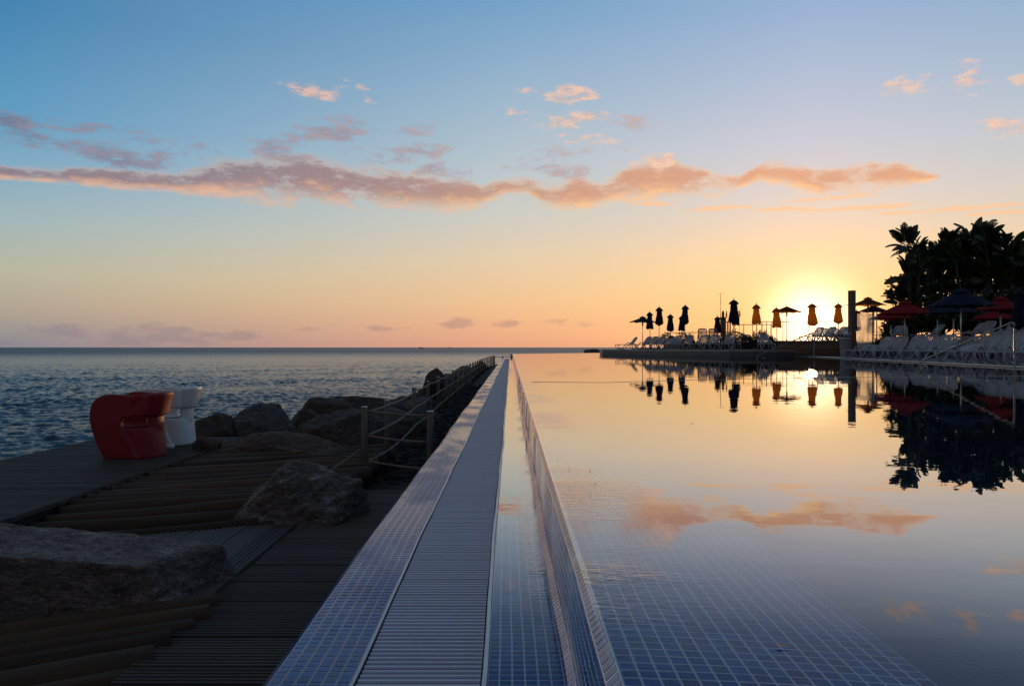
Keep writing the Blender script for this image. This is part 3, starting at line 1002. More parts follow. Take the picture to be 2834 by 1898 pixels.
# log ramps
def log_object(parent, a, b, r, seed):
    rg = random.Random(seed)
    a, b = Vector(a), Vector(b)
    L = (b - a).length
    n, m_ = 12, 14
    vv = []; ff = []
    p1, p2 = rg.uniform(0, 6), rg.uniform(0, 6)
    for i in range(m_ + 1):
        t = i / m_
        rr = r * (1.0 + 0.05 * math.sin(5 * t + p1) + 0.03 * math.sin(13 * t + p2))
        oy = 0.012 * math.sin(3.1 * t + p2); oz = 0.008 * math.sin(4.3 * t + p1)
        for k in range(n):
            q = 2 * math.pi * k / n
            f = rr * (1 + 0.05 * math.sin(2 * q + p1) + 0.03 * math.sin(3 * q + p2 + 2 * t))
            vv.append(((t - 0.5) * L, oy + f * math.cos(q), oz + f * math.sin(q)))
    for i in range(m_):
        for k in range(n):
            k2 = (k + 1) % n
            ff.append((i * n + k, (i + 1) * n + k, (i + 1) * n + k2, i * n + k2))
    ff.append(tuple(range(n)))
    ff.append(tuple(m_ * n + k for k in range(n))[::-1])
    me = MB().add(vv, ff).mesh('log', M['log_wood'], True)
    o = link('log', me, parent, (a + b) / 2, (b - a).to_track_quat('X', 'Z').to_euler())
    return o


nl = thing('log_ramp', 'bottom corner ramp of thick brown logs ending in a slant at the boardwalk', 'log ramp', (0, 0, 0))
for i in range(11):
    d = i * 0.19
    xr = -1.665 + random.uniform(-0.03, 0.05)
    yr = 4.54 - d
    if yr < 1.6: break
    z = ZW - 0.035 - 0.008 * i
    a = (xr, yr, z); b2 = (xr - 3.2, yr - 3.2 * SL, z - 0.10)
    log_object(nl, a, b2, 0.098 + random.uniform(-0.01, 0.008), i)
ml = thing('log_ramp', 'long ramp of dark logs rising from the boards up to the chair platform', 'log ramp', (0, 0, 0))
for i in range(19):
    d = (i - 2) * 0.192
    z = -1.375 + 0.002 * i - 0.035 * max(0, 3 - i)
    xl = -3.60 + random.uniform(-0.05, 0.03)
    yl = 6.22 + d
    Ln = 2.02 + random.uniform(-0.05, 0.1)
    log_object(ml, (xl, yl, z + 0.01), (xl + Ln, yl + Ln * SL, z), 0.093 + random.uniform(-0.010, 0.008), 40 + i)


# ------------------------------------------------------------------ rocks
def rock_mesh(name, size, seed, mat, sub=4, planes=13, rough=0.10, strata=0.0, topflat=None, faces=None):
    rg = random.Random(seed)
    bm = bmesh.new()
    bmesh.ops.create_icosphere(bm, subdivisions=sub, radius=1.0)
    ns_ = []
    for _ in range(planes):
        v = Vector((rg.gauss(0, 1), rg.gauss(0, 1), rg.gauss(0, 0.9))).normalized()
        ns_.append((v, rg.uniform(0.62, 0.97)))
    for _ in range(planes):
        v = Vector((rg.gauss(0, 1), rg.gauss(0, 1), rg.gauss(0, 0.9))).normalized()
        ns_.append((v, rg.uniform(0.86, 1.02)))
    if topflat:
        ns_.append((Vector((rg.uniform(-.1, .1), rg.uniform(-.1, .1), 1)).normalized(), topflat))
        ns_ = [(n, d) for n, d in ns_ if n.z < 0.75 or d == topflat]
    if faces:
        ns_ = [(n, max(d, 0.86)) for n, d in ns_] + [(Vector(n).normalized(), d) for n, d in faces]
    off = Vector((rg.uniform(0, 50), rg.uniform(0, 50), rg.uniform(0, 50)))
    P = 60.0
    for v in bm.verts:
        d = v.co.normalized()
        s = 0.0
        for n, dist in ns_:
            c = n.dot(d)
            if c > 0.02:
                s += (c / dist) ** P
        s += (1 / 1.15) ** P
        r = s ** (-1 / P)
        p = d * r
        q = Vector((p.x * size[0], p.y * size[1], p.z * size[2]))
        k = 1.0 / max(0.25, min(size) * 1.2)
        f = noise.fractal(q * (1.5 * k) + off, 1.0, 2.2, 3)
        f2 = noise.ridged_multi_fractal(q * (4.5 * k) + off, 0.9, 2.2, 4, 1.0, 2.0) - 1.0
        vd = noise.voronoi(Vector((q.x, q.y, q.z * 1.6)) * (2.6 * k) + off)[0]
        crack = max(0.0, 1 - (vd[1] - vd[0]) * 9.0)
        fine = noise.noise(q * (17 * k) + off)
        h = min(size) * (0.40 * rough * f + 0.22 * rough * f2 - 0.30 * rough * crack + 0.09 * rough * fine)
        if strata:
            h += strata * min(size) * 0.6 * (abs(noise.noise(Vector((q.x * 2.5 * k + q.z * 2 * k, q.y * 2.5 * k, (q.z - 0.6 * q.x) * 7 * k)) + off)) - 0.25)
        v.co = q + Vector((d.x, d.y, d.z)) * h
    me = bpy.data.meshes.new(name)
    bm.to_mesh(me)
    bm.free()
    me.polygons.foreach_set('use_smooth', [True] * len(me.polygons))
    me.materials.append(mat)
    return me


def rock(label, size, loc, rz, seed, mat, sub=4, group=None, **kw):
    o = link('boulder', rock_mesh('boulder', size, seed, mat, sub, **kw), None, loc, (random.Random(seed).uniform(-0.12, 0.12), random.Random(seed + 1).uniform(-0.12, 0.12), rz))
    return tag(o, label, 'boulder', group)


rock('broad flat-topped pale boulder lying on the boards above the corner log ramp', (1.15, 0.46, 0.40), (-2.75, 4.62, -1.36), R(9), 21, M['rock_pale'], 6, planes=6, rough=0.075, strata=0.06,
     faces=[((0.03, -0.12, 1), 0.60), ((0.05, -1, -0.12), 0.72), ((1, -0.25, 0.15), 0.80), ((-1, 0, 0.1), 0.9), ((0.2, 1, 0.3), 0.8)])
rock('pointed grey boulder with layered ridges between the logs and the boardwalk', (0.70, 0.52, 0.60), (-1.93, 6.85, -1.45), R(-12), 33, M['rock_pale'], 6, planes=6, rough=0.11, strata=0.16,
     faces=[((-0.70, -0.22, 0.66), 0.50), ((0.48, -0.30, 0.78), 0.60), ((0.05, -0.85, 0.45), 0.62), ((0.9, -0.1, 0.1), 0.80), ((-0.2, 0.8, 0.5), 0.6)])
rock('reddish brown ridged boulder behind the log ramp beside the chair platform', (1.05, 0.55, 0.40), (-2.95, 9.75, -1.38), R(-8), 57, M['rock_red'], 6, planes=7, rough=0.16, strata=0.14,
     faces=[((-0.5, -0.3, 0.8), 0.62), ((0.28, -0.3, 0.9), 0.60), ((0.0, -0.8, 0.5), 0.66)])
rock('small round brown boulder at the end of the reddish boulder by the platform', (0.20, 0.2, 0.16), (-3.72, 9.75, -1.25), 0.4, 58, M['rock_red'], 5)
rock('large dark boulder with a steep shaded face left of the corner fence post', (0.78, 0.7, 0.56), (-2.62, 11.9, -1.42), R(25), 61, M['rock_brown'], 6, planes=12, rough=0.14)
rock('dark rounded boulder just behind the white chair at the platform end', (0.42, 0.38, 0.34), (-4.45, 12.2, -1.34), R(10), 62, M['rock_brown'], 5)
rock('low grey boulder beside the sea at the far end of the chair platform', (0.52, 0.45, 0.36), (-4.15, 12.6, -1.42), R(50), 63, M['rock_grey'], 5)
rock('tall rounded grey boulder standing against the sea behind the platform', (0.52, 0.5, 0.50), (-3.80, 12.4, -1.42), R(15), 64, M['rock_grey'], 5)
rock('small dark boulder in the gap right of the tall grey boulder', (0.36, 0.34, 0.36), (-3.42, 13.3, -1.45), R(70), 65, M['rock_brown'], 5)
rock('brown peaked boulder with a pale top edge behind the large dark boulder', (0.52, 0.5, 0.42), (-3.25, 13.8, -1.30), R(35), 66, M['rock_red'], 5)
rock('long flat-topped grey slab boulder highest on the breakwater left of the fence', (0.85, 0.5, 0.32), (-2.95, 15.8, -1.24), R(5), 67, M['rock_grey'], 5, topflat=0.75)
rock('grey-brown boulder behind the corner fence post beside the gravel', (0.72, 0.6, 0.52), (-2.35, 13.2, -1.62), R(65), 68, M['rock_grey'], 5)
rock('pale grey boulder seen through the first bay of the rope fence', (0.62, 0.6, 0.45), (-2.2, 14.8, -1.50), R(20), 69, M['rock_grey'], 5)
rock('dark upright boulder standing out against the sea through the rope fence', (0.27, 0.3, 0.46), (-2.02, 21.2, -1.0), R(80), 70, M['rock_brown'], 5)
rg = random.Random(77)
BR = ['brown breakwater boulder in the row beside the rope fence', 'grey breakwater boulder in the row beside the rope fence', 'reddish breakwater boulder in the row beside the rope fence']
for i in range(56):
    y = 12.2 + i * 0.92 + rg.uniform(-0.3, 0.3)
    lane = i % 3
    x = -2.25 - lane * 0.85 + rg.uniform(-0.2, 0.2)
    z = -1.62 - lane * 0.45 + rg.uniform(-0.12, 0.16)
    if y < 21 and lane == 2: x -= 0.5
    s = rg.uniform(0.42, 0.72)
    c = rg.randrange(3)
    pk = max(0, min(22, int((y - 13.2) / 2.42)))
    dy = (y - 13.2) - 2.42 * pk
    side = ['close on the seaward side', 'in the middle row', 'low down at the waterline'][lane]
    rel = 'well before' if dy < -1.0 else ('just before' if dy < 0.2 else ('just past' if dy < 1.2 else 'midway after'))
    cnt = ['third', 'fourth', 'fifth', 'sixth', 'seventh', 'eighth', 'ninth', 'tenth', 'eleventh', 'twelfth', 'thirteenth', 'fourteenth', 'fifteenth', 'sixteenth', 'seventeenth', 'eighteenth', 'nineteenth', 'twentieth', 'twenty-first', 'twenty-second', 'twenty-third', 'twenty-fourth', 'twenty-fifth'][pk]
    rock('%s boulder %s, %s the %s fence post' % (['brown', 'grey', 'reddish'][c], side, rel, cnt), (s * rg.uniform(0.9, 1.4), s, s * rg.uniform(0.65, 0.95)), (x, y, z), rg.uniform(0, 3), 100 + i, [M['rock_brown'], M['rock_grey'], M['rock_red']][c], 4,
         group='boulders along the breakwater')
for i in range(7):
    rock('wet dark boulder at the sea foot of the chair platform, %s from its near corner' % ['first', 'second', 'third', 'fourth', 'fifth', 'sixth', 'seventh'][i], (0.6, 0.55, 0.5), (-6.1 - rg.uniform(0, 0.5), 5.4 + i * 0.95, -2.35), rg.uniform(0, 3), 180 + i, M['rock_brown'], 4, group='boulders at the platform foot')
rock('lone dark rock standing in the sea beyond the pool end', (1.5, 1.1, 0.9), (PX(1355, 118), 118, -1.0), 0.3, 201, M['rock_grey'], 5, topflat=0.7)

# gravel bed between fence and ledge
def build_gravel():
    rg = random.Random(5)
    stones = []
    for s in range(6):
        bm = bmesh.new()
        bmesh.ops.create_icosphere(bm, subdivisions=1, radius=1)
        for v in bm.verts:
            v.co *= rg.uniform(0.7, 1.15)
        stones.append(([v.co.copy() for v in bm.verts], [tuple(v.index for v in f.verts) for f in bm.faces]))
        bm.free()
    mb = MB()
    for i in range(7000):
        t = rg.random() ** 1.7
        y = 8.95 + t * 22
        x = rg.uniform(-2.1, -0.6)
        far = max(0.0, min(1.0, (y - 9.5) / 6))
        xs = [-0.62, -1.2, -1.75, -2.6]; zs = [-1.40, -1.50, -1.62, -2.0]
        zp = float(np.interp(-x, [-q for q in xs], zs))
        z = -1.72 * (1 - far) + zp * far
        r = rg.uniform(0.018, 0.05) if rg.random() < 0.93 else rg.uniform(0.06, 0.10)
        vv, ff = stones[i % 6]
        ax = rg.uniform(0, 6.28)
        Mx = Matrix.Rotation(ax, 3, 'Z') @ Matrix.Diagonal((r * rg.uniform(.8, 1.5), r, r * rg.uniform(.6, 1))).to_3x3()
        c = Vector((x, y, z + 0.13 * (1 - far) * min(1, (y - 8.9)) + r * 0.3))
        mb.add([Mx @ v + c for v in vv], ff)
    tag(mb.build('gravel', M['gravel']), kind='stuff')


build_gravel()
tag(MB().box((-1.35, 10.0, -1.66), (1.5, 2.1, 0.12)).build('gravel_bed', M['earth']), kind='structure')

# ------------------------------------------------------------------ rope fence
fen = thing('rope_fence', 'rope fence of round posts with three slack ropes beside the gravel strip', 'fence', (0, 0, 0))
ZT = -0.665
post_pts = [(-1.63, 8.89, -1.58), (-1.55, 10.0, -1.55)] + [(-1.60 - 0.05 * min(1, k / 3) + (0.25 * max(0, k - 14) / 8), 13.2 + 2.42 * k, -1.60) for k in range(23)]
def post_mesh(h, r):
    mb = MB()
    mb.lathe([(r, 0), (r, h - 0.004), (r * 0.97, h)], 14)
    return mb
corner_b = (-0.835, 8.28, -1.56)
pmeshes = {}
for (x, y, zb_) in post_pts + [corner_b]:
    h = ZT - zb_
    key = round(h, 3)
    if key not in pmeshes:
        pmeshes[key] = (post_mesh(h, 0.034).mesh('post', M['post'], True), MB().lathe([(0.0355, -0.012), (0.0355, 0.003), (0.030, 0.006)], 14).mesh('post_cap', M['steel'], True))
    o = link('post', pmeshes[key][0], fen, (x, y, zb_))
    link('post_cap', pmeshes[key][1], o, (0, 0, h))
rg = random.Random(31)
def rope_path(pts, sag, n=8):
    out = []
    for (a, b) in zip(pts[:-1], pts[1:]):
        a, b = Vector(a), Vector(b)
        L = (b - a).length
        s = sag * (L / 2.4) * rg.uniform(0.7, 1.4)
        for i in range(n):
            t = i / n
            p = a.lerp(b, t)
            p.z -= 4 * s * t * (1 - t)
            out.append(p)
    out.append(Vector(pts[-1]))
    return out
for fr, sag in ((0.045, 0.018), (0.35, 0.018), (0.665, 0.018)):
    pts = [(x + 0.048, y, ZT - fr * 0.9 + rg.uniform(-0.008, 0.008)) for (x, y, z) in post_pts]
    MB().tube(rope_path(pts, sag), 0.0135, 7).build('rope', M['rope'], fen, True)
    a = (-1.58, 8.86, ZT - fr * 0.9); b = (corner_b[0] - 0.04, corner_b[1], ZT - fr * 0.9)
    MB().tube(rope_path([a, b], 0.03, 10), 0.012, 7).build('rope', M['rope'], fen, True)
MB().tube([(-1.66, 8.87, -1.13), (-1.9, 7.9, -1.30), (-2.05, 7.3, -1.42)], 0.008, 6).build('guy_rope', M['rope'], fen, True)
# far end rope between two short posts
fe = thing('rope_barrier', 'short rope barrier on low posts across the far end of the ledge', 'fence', (0, 0, 0))
for px in (1130, 1149, 1170):
    MB().lathe([(0.05, 0), (0.05, 0.72)], 10, (PX(px, 58), 58, -1.36)).build('post', M['post'], fe, True)
MB().tube(rope_path([(PX(1130, 58), 58, -0.70), (PX(1149, 58), 58, -0.70), (PX(1170, 58), 58, -0.70)], 0.03), 0.02, 6).build('rope', M['rope'], fe, True)

# ------------------------------------------------------------------ tub chairs
def chair_mesh():
    """one hollow moulded tub: round-fronted side panels, a back band, a gap under it and a sloping pedestal"""
    bm_ = MB()
    H = 0.72
    # side panels (outline in x,z), front of the seat at -x
    outl = [(-0.31, 0.0), (-0.40, 0.16), (-0.475, 0.34), (-0.50, 0.45), (-0.50, 0.53), (-0.475, 0.61), (-0.42, 0.67), (-0.34, 0.705), (-0.235, 0.722), (-0.1, 0.716),
            (0.05, 0.706), (0.2, 0.698), (0.28, 0.695), (0.27, 0.60), (0.245, 0.485), (0.1, 0.475), (0.0, 0.472), (-0.045, 0.455), (-0.07, 0.40), (-0.055, 0.345), (0.05, 0.19), (0.16, 0.0)]
    for sgn in (-1, 1):
        ya, yb = sgn * 0.25, sgn * 0.325
        n = len(outl)
        def bulge(x, z):
            return sgn * 0.02 * math.sin(math.pi * min(1, max(0, z / 0.72)))
        vv = [(x, ya + bulge(x, z) * 0.5, z) for x, z in outl] + [(x, yb + bulge(x, z), z) for x, z in outl]
        ff = [tuple(range(n)), tuple(range(2 * n - 1, n - 1, -1))] + [(i, n + i, n + (i + 1) % n, (i + 1) % n) for i in range(n)]
        if sgn > 0:
            ff = [f[::-1] for f in ff]
        bm_.add(vv, ff)
    # back band: half ring
    n = 22
    prof_ = [(0.245, 0.47), (0.325, 0.475), (0.335, 0.55), (0.352, 0.69), (0.335, 0.715), (0.275, 0.70), (0.25, 0.60)]
    vv = []; ff = []
    for i in range(n + 1):
        a = -math.pi / 2 + math.pi * i / n
        rise = 0.02 * math.cos(a)
        for r, z in prof_:
            fl = 0.0 + (z - 0.47) * 0.25 * max(0, math.cos(a))
            rr = r + fl
            vv.append((0.06 + rr * math.cos(a) * 0.92, rr * math.sin(a) * 0.985, z + (rise if z > 0.6 else 0)))
    m_ = len(prof_)
    for i in range(n):
        for k in range(m_):
            k2 = (k + 1) % m_
            ff.append((i * m_ + k, (i + 1) * m_ + k, (i + 1) * m_ + k2, i * m_ + k2))
    ff.append(tuple(range(m_))); ff.append(tuple(n * m_ + k for k in range(m_))[::-1])
    bm_.add(vv, ff)
    # pedestal: rounded back, tapering up
    prof2 = [(0.0, 1.0), (0.18, 0.94), (0.315, 0.88), (0.335, 0.84)]
    vv = []; ff = []
    n = 24
    for z, s in prof2:
        for i in range(n + 1):
            a = -math.pi / 2 + math.pi * i / n
            rx, ry = 0.30 * s, 0.302 * (0.72 + 0.28 * s)
            vv.append((0.03 + rx * max(0, math.cos(a)) ** 0.8, ry * math.copysign(abs(math.sin(a)) ** 0.8, math.sin(a)), z))
        vv += [(-0.30 - 0.45 * z, 0.262, z), (-0.30 - 0.45 * z, -0.262, z)]
    m_ = n + 3
    for q in range(len(prof2) - 1):
        for i in range(m_):
            i2 = (i + 1) % m_
            ff.append((q * m_ + i, q * m_ + i2, (q + 1) * m_ + i2, (q + 1) * m_ + i))
    ff.append(tuple(range(m_))[::-1]); ff.append(tuple((len(prof2) - 1) * m_ + i for i in range(m_)))
    bm_.add(vv, ff)
    # rear wall that carries the band; the gaps lie either side of it
    vv = []; ff = []
    n = 12
    for i in range(n + 1):
        a = R(-46 + 92 * i / n)
        for rr, z in ((0.205, 0.30), (0.262, 0.30), (0.272, 0.54), (0.218, 0.54)):
            vv.append((0.055 + rr * math.cos(a) * 0.95, rr * math.sin(a), z))
    for i in range(n):
        for k in range(4):
            k2 = (k + 1) % 4
            ff.append((i * 4 + k, (i + 1) * 4 + k, (i + 1) * 4 + k2, i * 4 + k2))
    ff.append((0, 1, 2, 3)); ff.append(tuple(n * 4 + k for k in range(4))[::-1])
    bm_.add(vv, ff)
    return bm_.mesh('shell', None)


cm = chair_mesh()
def tub_chair(label, loc, rz, mat):
    t = thing('tub_chair', label, 'chair', loc, rz)
    t.scale = (0.83, 0.90, 1.0)
    me = cm.copy(); me.name = 'shell'; me.materials.append(mat)
    o = link('shell', me, t)
    r = o.modifiers.new('join', 'REMESH'); r.mode = 'VOXEL'; r.voxel_size = 0.0095; r.use_smooth_shade = True
    s_ = o.modifiers.new('soft', 'SMOOTH'); s_.factor = 0.5; s_.iterations = 9
    sb = MB()
    sb.lathe([(0.02, 0.0), (0.20, 0.004), (0.225, 0.016), (0.20, 0.03), (0.1, 0.022), (0.01, 0.02)], 24, (-0.05, 0, 0.332))
    sb.build('seat', mat, t, True)
    return t


tub_chair('glossy dark red moulded tub chair on the chair platform facing the sea', (PX(312, 9.05), 9.12, PZ0), R(-4), M['red_plastic'])
tub_chair('white moulded tub chair standing behind the red one on the platform', (PX(393, 10.3), 10.3, PZ0), R(-2), M['white_plastic'])
ash = MB()
ash.lathe([(0.055, 0), (0.06, 0.05), (0.052, 0.052), (0.046, 0.02), (0.01, 0.018)], 20)
o = ash.build('ashtray', M['white_plastic'], None, True)
o.location = (PX(386, 9.75), 9.75, PZ0)
tag(o, 'small white round ashtray standing on the platform between the two tub chairs', 'ashtray')

# ------------------------------------------------------------------ far terraces
TZ, UZ, RZ = -0.138, 0.33, -0.462
edge = [(7.0, 60.5), (8.2, 56.6), (9.7, 51.5), (11.0, 47.2), (12.1, 44.0), (13.0, 42.6), (14.0, 42.0), (15.05, 42.2)]
lt = edge + [(15.05, 44.6), (15.05, 50), (24, 62), (24, 74), (8.4, 74), (7.2, 64)]
t = thing('pool_terrace', 'round-cornered stone terrace of white loungers rising from the pool', 'terrace', (0, 0, 0))
MB().prism(lt, -1.84, TZ - 0.115).build('wall', M['terrace_face'], t)
def offset_poly(poly, d):
    c = Vector((14, 60))
    n = len(poly); out = []
    for i in range(n):
        p0, p1, p2 = Vector(poly[i - 1]), Vector(poly[i]), Vector(poly[(i + 1) % n])
        e1 = (p1 - p0).normalized(); e2 = (p2 - p1).normalized()
        nn_ = Vector((e1.y + e2.y, -e1.x - e2.x)).normalized()
        out.append(tuple(p1 + nn_ * d))
    return out
MB().prism(offset_poly(lt, 0.06), TZ - 0.113, TZ).build('coping', M['coping'], t)
for k, zz in enumerate((-0.37, -0.44)):
    MB().prism(offset_poly(lt, 0.02 + 0.02 * k), zz - 0.03, zz).build('course', M['terrace_face'], t)
# right deck, almost at water level
rd = [(8.9, -4), (12.4, 19.3), (15.7, 42.1), (15.05, 42.6), (15.05, 44.6), (46, 44.6), (46, -4)]
t = thing('pool_deck', 'low paved deck with pale coping along the right-hand pool side', 'deck', (0, 0, 0))
tag(t, 'low paved deck with pale coping carrying the lounger row nearest the water', 'deck')
MB().prism(rd, -1.84, RZ - 0.03).build('paving', M['concrete'], t)
MB().prism([(8.87, -4), (12.37, 19.3), (15.68, 42.08), (15.95, 42.06), (12.66, 19.26), (9.16, -4)], RZ - 0.028, RZ).build('coping', M['pale_stone'], t)
# upper terrace with its plank wall
ut = [(14.2, 72), (13.1, 60), (12.9, 54.5), (13.7, 50.8), (15.02, 47.0), (15.02, 44.75), (18.9, 44.75), (18.9, 47), (19, 41), (20.5, 30), (21.5, 20), (46, 20), (46, 74), (14.2, 74)]
t = thing('upper_terrace', 'raised back terrace faced with brown planks behind the lower loungers', 'terrace', (0, 0, 0))
MB().prism(ut, -1.0, UZ).build('wall', M['earth'], t)
for k in range(6):
    o = MB().box((0, 0, 0), (3.92, 0.03, 0.122)).build('plank', M['wall_wood'], t)
    o.location = (16.98, 44.73, RZ + 0.03 + 0.13 * (k + 0.5))
o = MB().box((0, 0, 0), (4.0, 0.12, 0.05)).build('coping', M['coping'], t)
o.location = (16.98, 44.72, UZ + 0.02)


# ------------------------------------------------------------------ sun loungers
def make_lounger(back_deg):
    t = thing('sun_lounger', 'x', 'sun lounger')
    mat = M['lounger']
    hx, hz = 1.12, 0.34
    for s in (-1, 1):
        y = s * 0.30
        pts = [(0.02, y, 0.33), (-0.03, y, 0.29), (0.0, y, 0.20), (0.12, y, 0.09), (0.28, y, 0.02), (0.40, y, 0.02), (0.58, y, 0.12), (0.76, y, 0.30), (0.92, y * 1.08, 0.45), (1.06, y * 1.1, 0.50), (1.20, y * 1.08, 0.44), (1.34, y, 0.24), (1.44, y, 0.02)]
        MB().tube(pts, 0.027, 6, flat=1.25).build('leg_frame', mat, t, True)
        MB().tube([(0.0, y, 0.335), (0.5, y, 0.345), (hx, y, hz), (1.50, y, 0.33)], 0.026, 6).build('side_rail', mat, t, True)
    sb = MB()
    for k in range(7):
        yy = -0.25 + k * 0.0833
        sb.box((0.57, yy, 0.352), (1.06, 0.055, 0.018))
    sb.tube([(0.0, -0.30, 0.335), (-0.02, 0, 0.34), (0.0, 0.30, 0.335)], 0.03, 6)
    sb.build('seat', mat, t)
    a = R(back_deg)
    ux, uz = math.cos(a), math.sin(a)
    L = 0.70
    def bp(u, y, o=0.0):
        return (hx + ux * u - uz * o, y, hz + 0.02 + uz * u + ux * o)
    fr_ = MB()
    fr_.tube([bp(0, -0.29), bp(L * 0.6, -0.285), bp(L * 0.9, -0.26), bp(L, -0.18), bp(L, 0.18), bp(L * 0.9, 0.26), bp(L * 0.6, 0.285), bp(0, 0.29)], 0.027, 6)
    fr_.build('back_frame', mat, t, True)
    bb = MB()
    for k in range(7):
        yy = -0.225 + k * 0.075
        q0, q1 = Vector(bp(0.03, yy)), Vector(bp(L * 0.95, yy))
        bb.bar(q0, q1, 0.05, 0.016, up=(-uz, 0, ux))
    bb.bar(Vector(bp(L * 0.97, -0.2)), Vector(bp(L * 0.97, 0.2)), 0.06, 0.016, up=(-uz, 0, ux))
    bb.build('backrest', mat, t)
    MB().tube([(hx + 0.25, -0.27, 0.33), bp(L * 0.5, -0.2), bp(L * 0.5, 0.2), (hx + 0.25, 0.27, 0.33)], 0.014, 5).build('back_stay', mat, t, True)
    return t


protos = {}
def lounger(x, y, z, phi, back, label, group):
    back = min(back, 50) if z != UZ or y > 46 else min(back, 46)
    key = back
    if key not in protos:
        o = make_lounger(back)
        protos[key] = o
    else:
        o = copy_tree(protos[key])
    o.location = (x, y, z)
    o.rotation_euler = (0, 0, phi)
    o['label'] = label
    o['group'] = group
    return o


ORD = ['first', 'second', 'third', 'fourth', 'fifth', 'sixth', 'seventh', 'eighth', 'ninth', 'tenth', 'eleventh', 'twelfth', 'thirteenth', 'fourteenth']
# row along the right pool side, counted from the tiled pillar
rg = random.Random(9)
for i, (px, bk) in enumerate([(1943, 16), (1965, 16), (1982, 50), (2016, 55), (2047, 50), (2077, 55), (2120, 48), (2162, 16), (2226, 55), (2256, 48), (2286, 55), (2327, 50), (2380, 50), (2450, 48)]):
    k = (px - 1167) / F
    D = 10.05 / (k - 0.145)
    lounger(k * D, D, RZ, R(33 + rg.uniform(-3, 3)), bk, 'white slatted lounger at the water edge of the deck, %s from the tall pillar' % ORD[i], 'loungers in the row at the water edge')
# second row behind
for i, (px, D, bk) in enumerate([(2003, 38.5, 35), (2068, 34.0, 50), (2120, 32.5, 55), (2160, 31.2, 50), (2195, 30.2, 55), (2228, 29.2, 50), (2262, 28.0, 48), (2300, 26.5, 50), (2340, 25.5, 55)]):
    lounger(PX(px, D), D, RZ, R(38 + rg.uniform(-3, 3)), bk, 'white slatted lounger in the second row under the parasol poles, %s from the glass screen' % ORD[i], 'loungers in the second row under the parasols')
# back terrace on the right
for i, (px, D, bk, ph) in enumerate([(2008, 44, 48, 20), (2058, 43, 55, 60), (2092, 42, 50, 8), (2190, 39, 55, 15), (2215, 36, 48, 25), (2268, 36, 55, 20), (2298, 33, 50, 20), (2325, 32, 48, 25)]):
    lounger(PX(px, D), D, UZ, R(ph), bk, 'white lounger on the back terrace below the big-leaved plants, %s from the glass screen' % ORD[i], 'loungers on the back terrace by the plants')
# terrace row on the far side of the pool, counted from its tip
for i, (px, ph, bk) in enumerate([(1411, 14, 50), (1446, 28, 55), (1463, 34, 55), (1483, 40, 48), (1505, 44, 35), (1527, 50, 55), (1552, 50, 50), (1588, 52, 55), (1614, 54, 48), (1655, 60, 55)]):
    k = (px - 1167) / F
    D = 25.65 / (k + 0.3) + 0.3
    lounger(k * D, D, TZ, R(ph), bk, 'white lounger lined up along the terrace rim, %s from its seaward tip' % ORD[i], 'loungers along the terrace rim')
lounger(PX(1760, 43.2), 43.2, TZ, R(86), 60, 'white lounger facing the viewer square on beside the step handrail', 'loungers along the terrace rim')
lounger(PX(1711, 48.5), 50.2, TZ, R(-92), 58, 'dark backlit lounger turned away from the pool behind a parasol pole', 'loungers along the terrace rim')
# upper terrace, in front of the sun, counted from the beacon side
for i, (px, D, ph, bk) in enumerate([(1612, 54, 250, 60), (1640, 54, 245, 60), (1838, 48.5, 30, 60), (1862, 47.5, 25, 62), (1884, 47.5, 20, 55), (1897, 46.5, 20, 50), (1918, 50, 100, 62), (1940, 50, 100, 60)]):
    lounger(PX(px, D), D, UZ, R(ph), bk, 'backlit lounger on the raised terrace against the sunset, %s from the beacon' % ORD[i], 'loungers on the raised terrace')


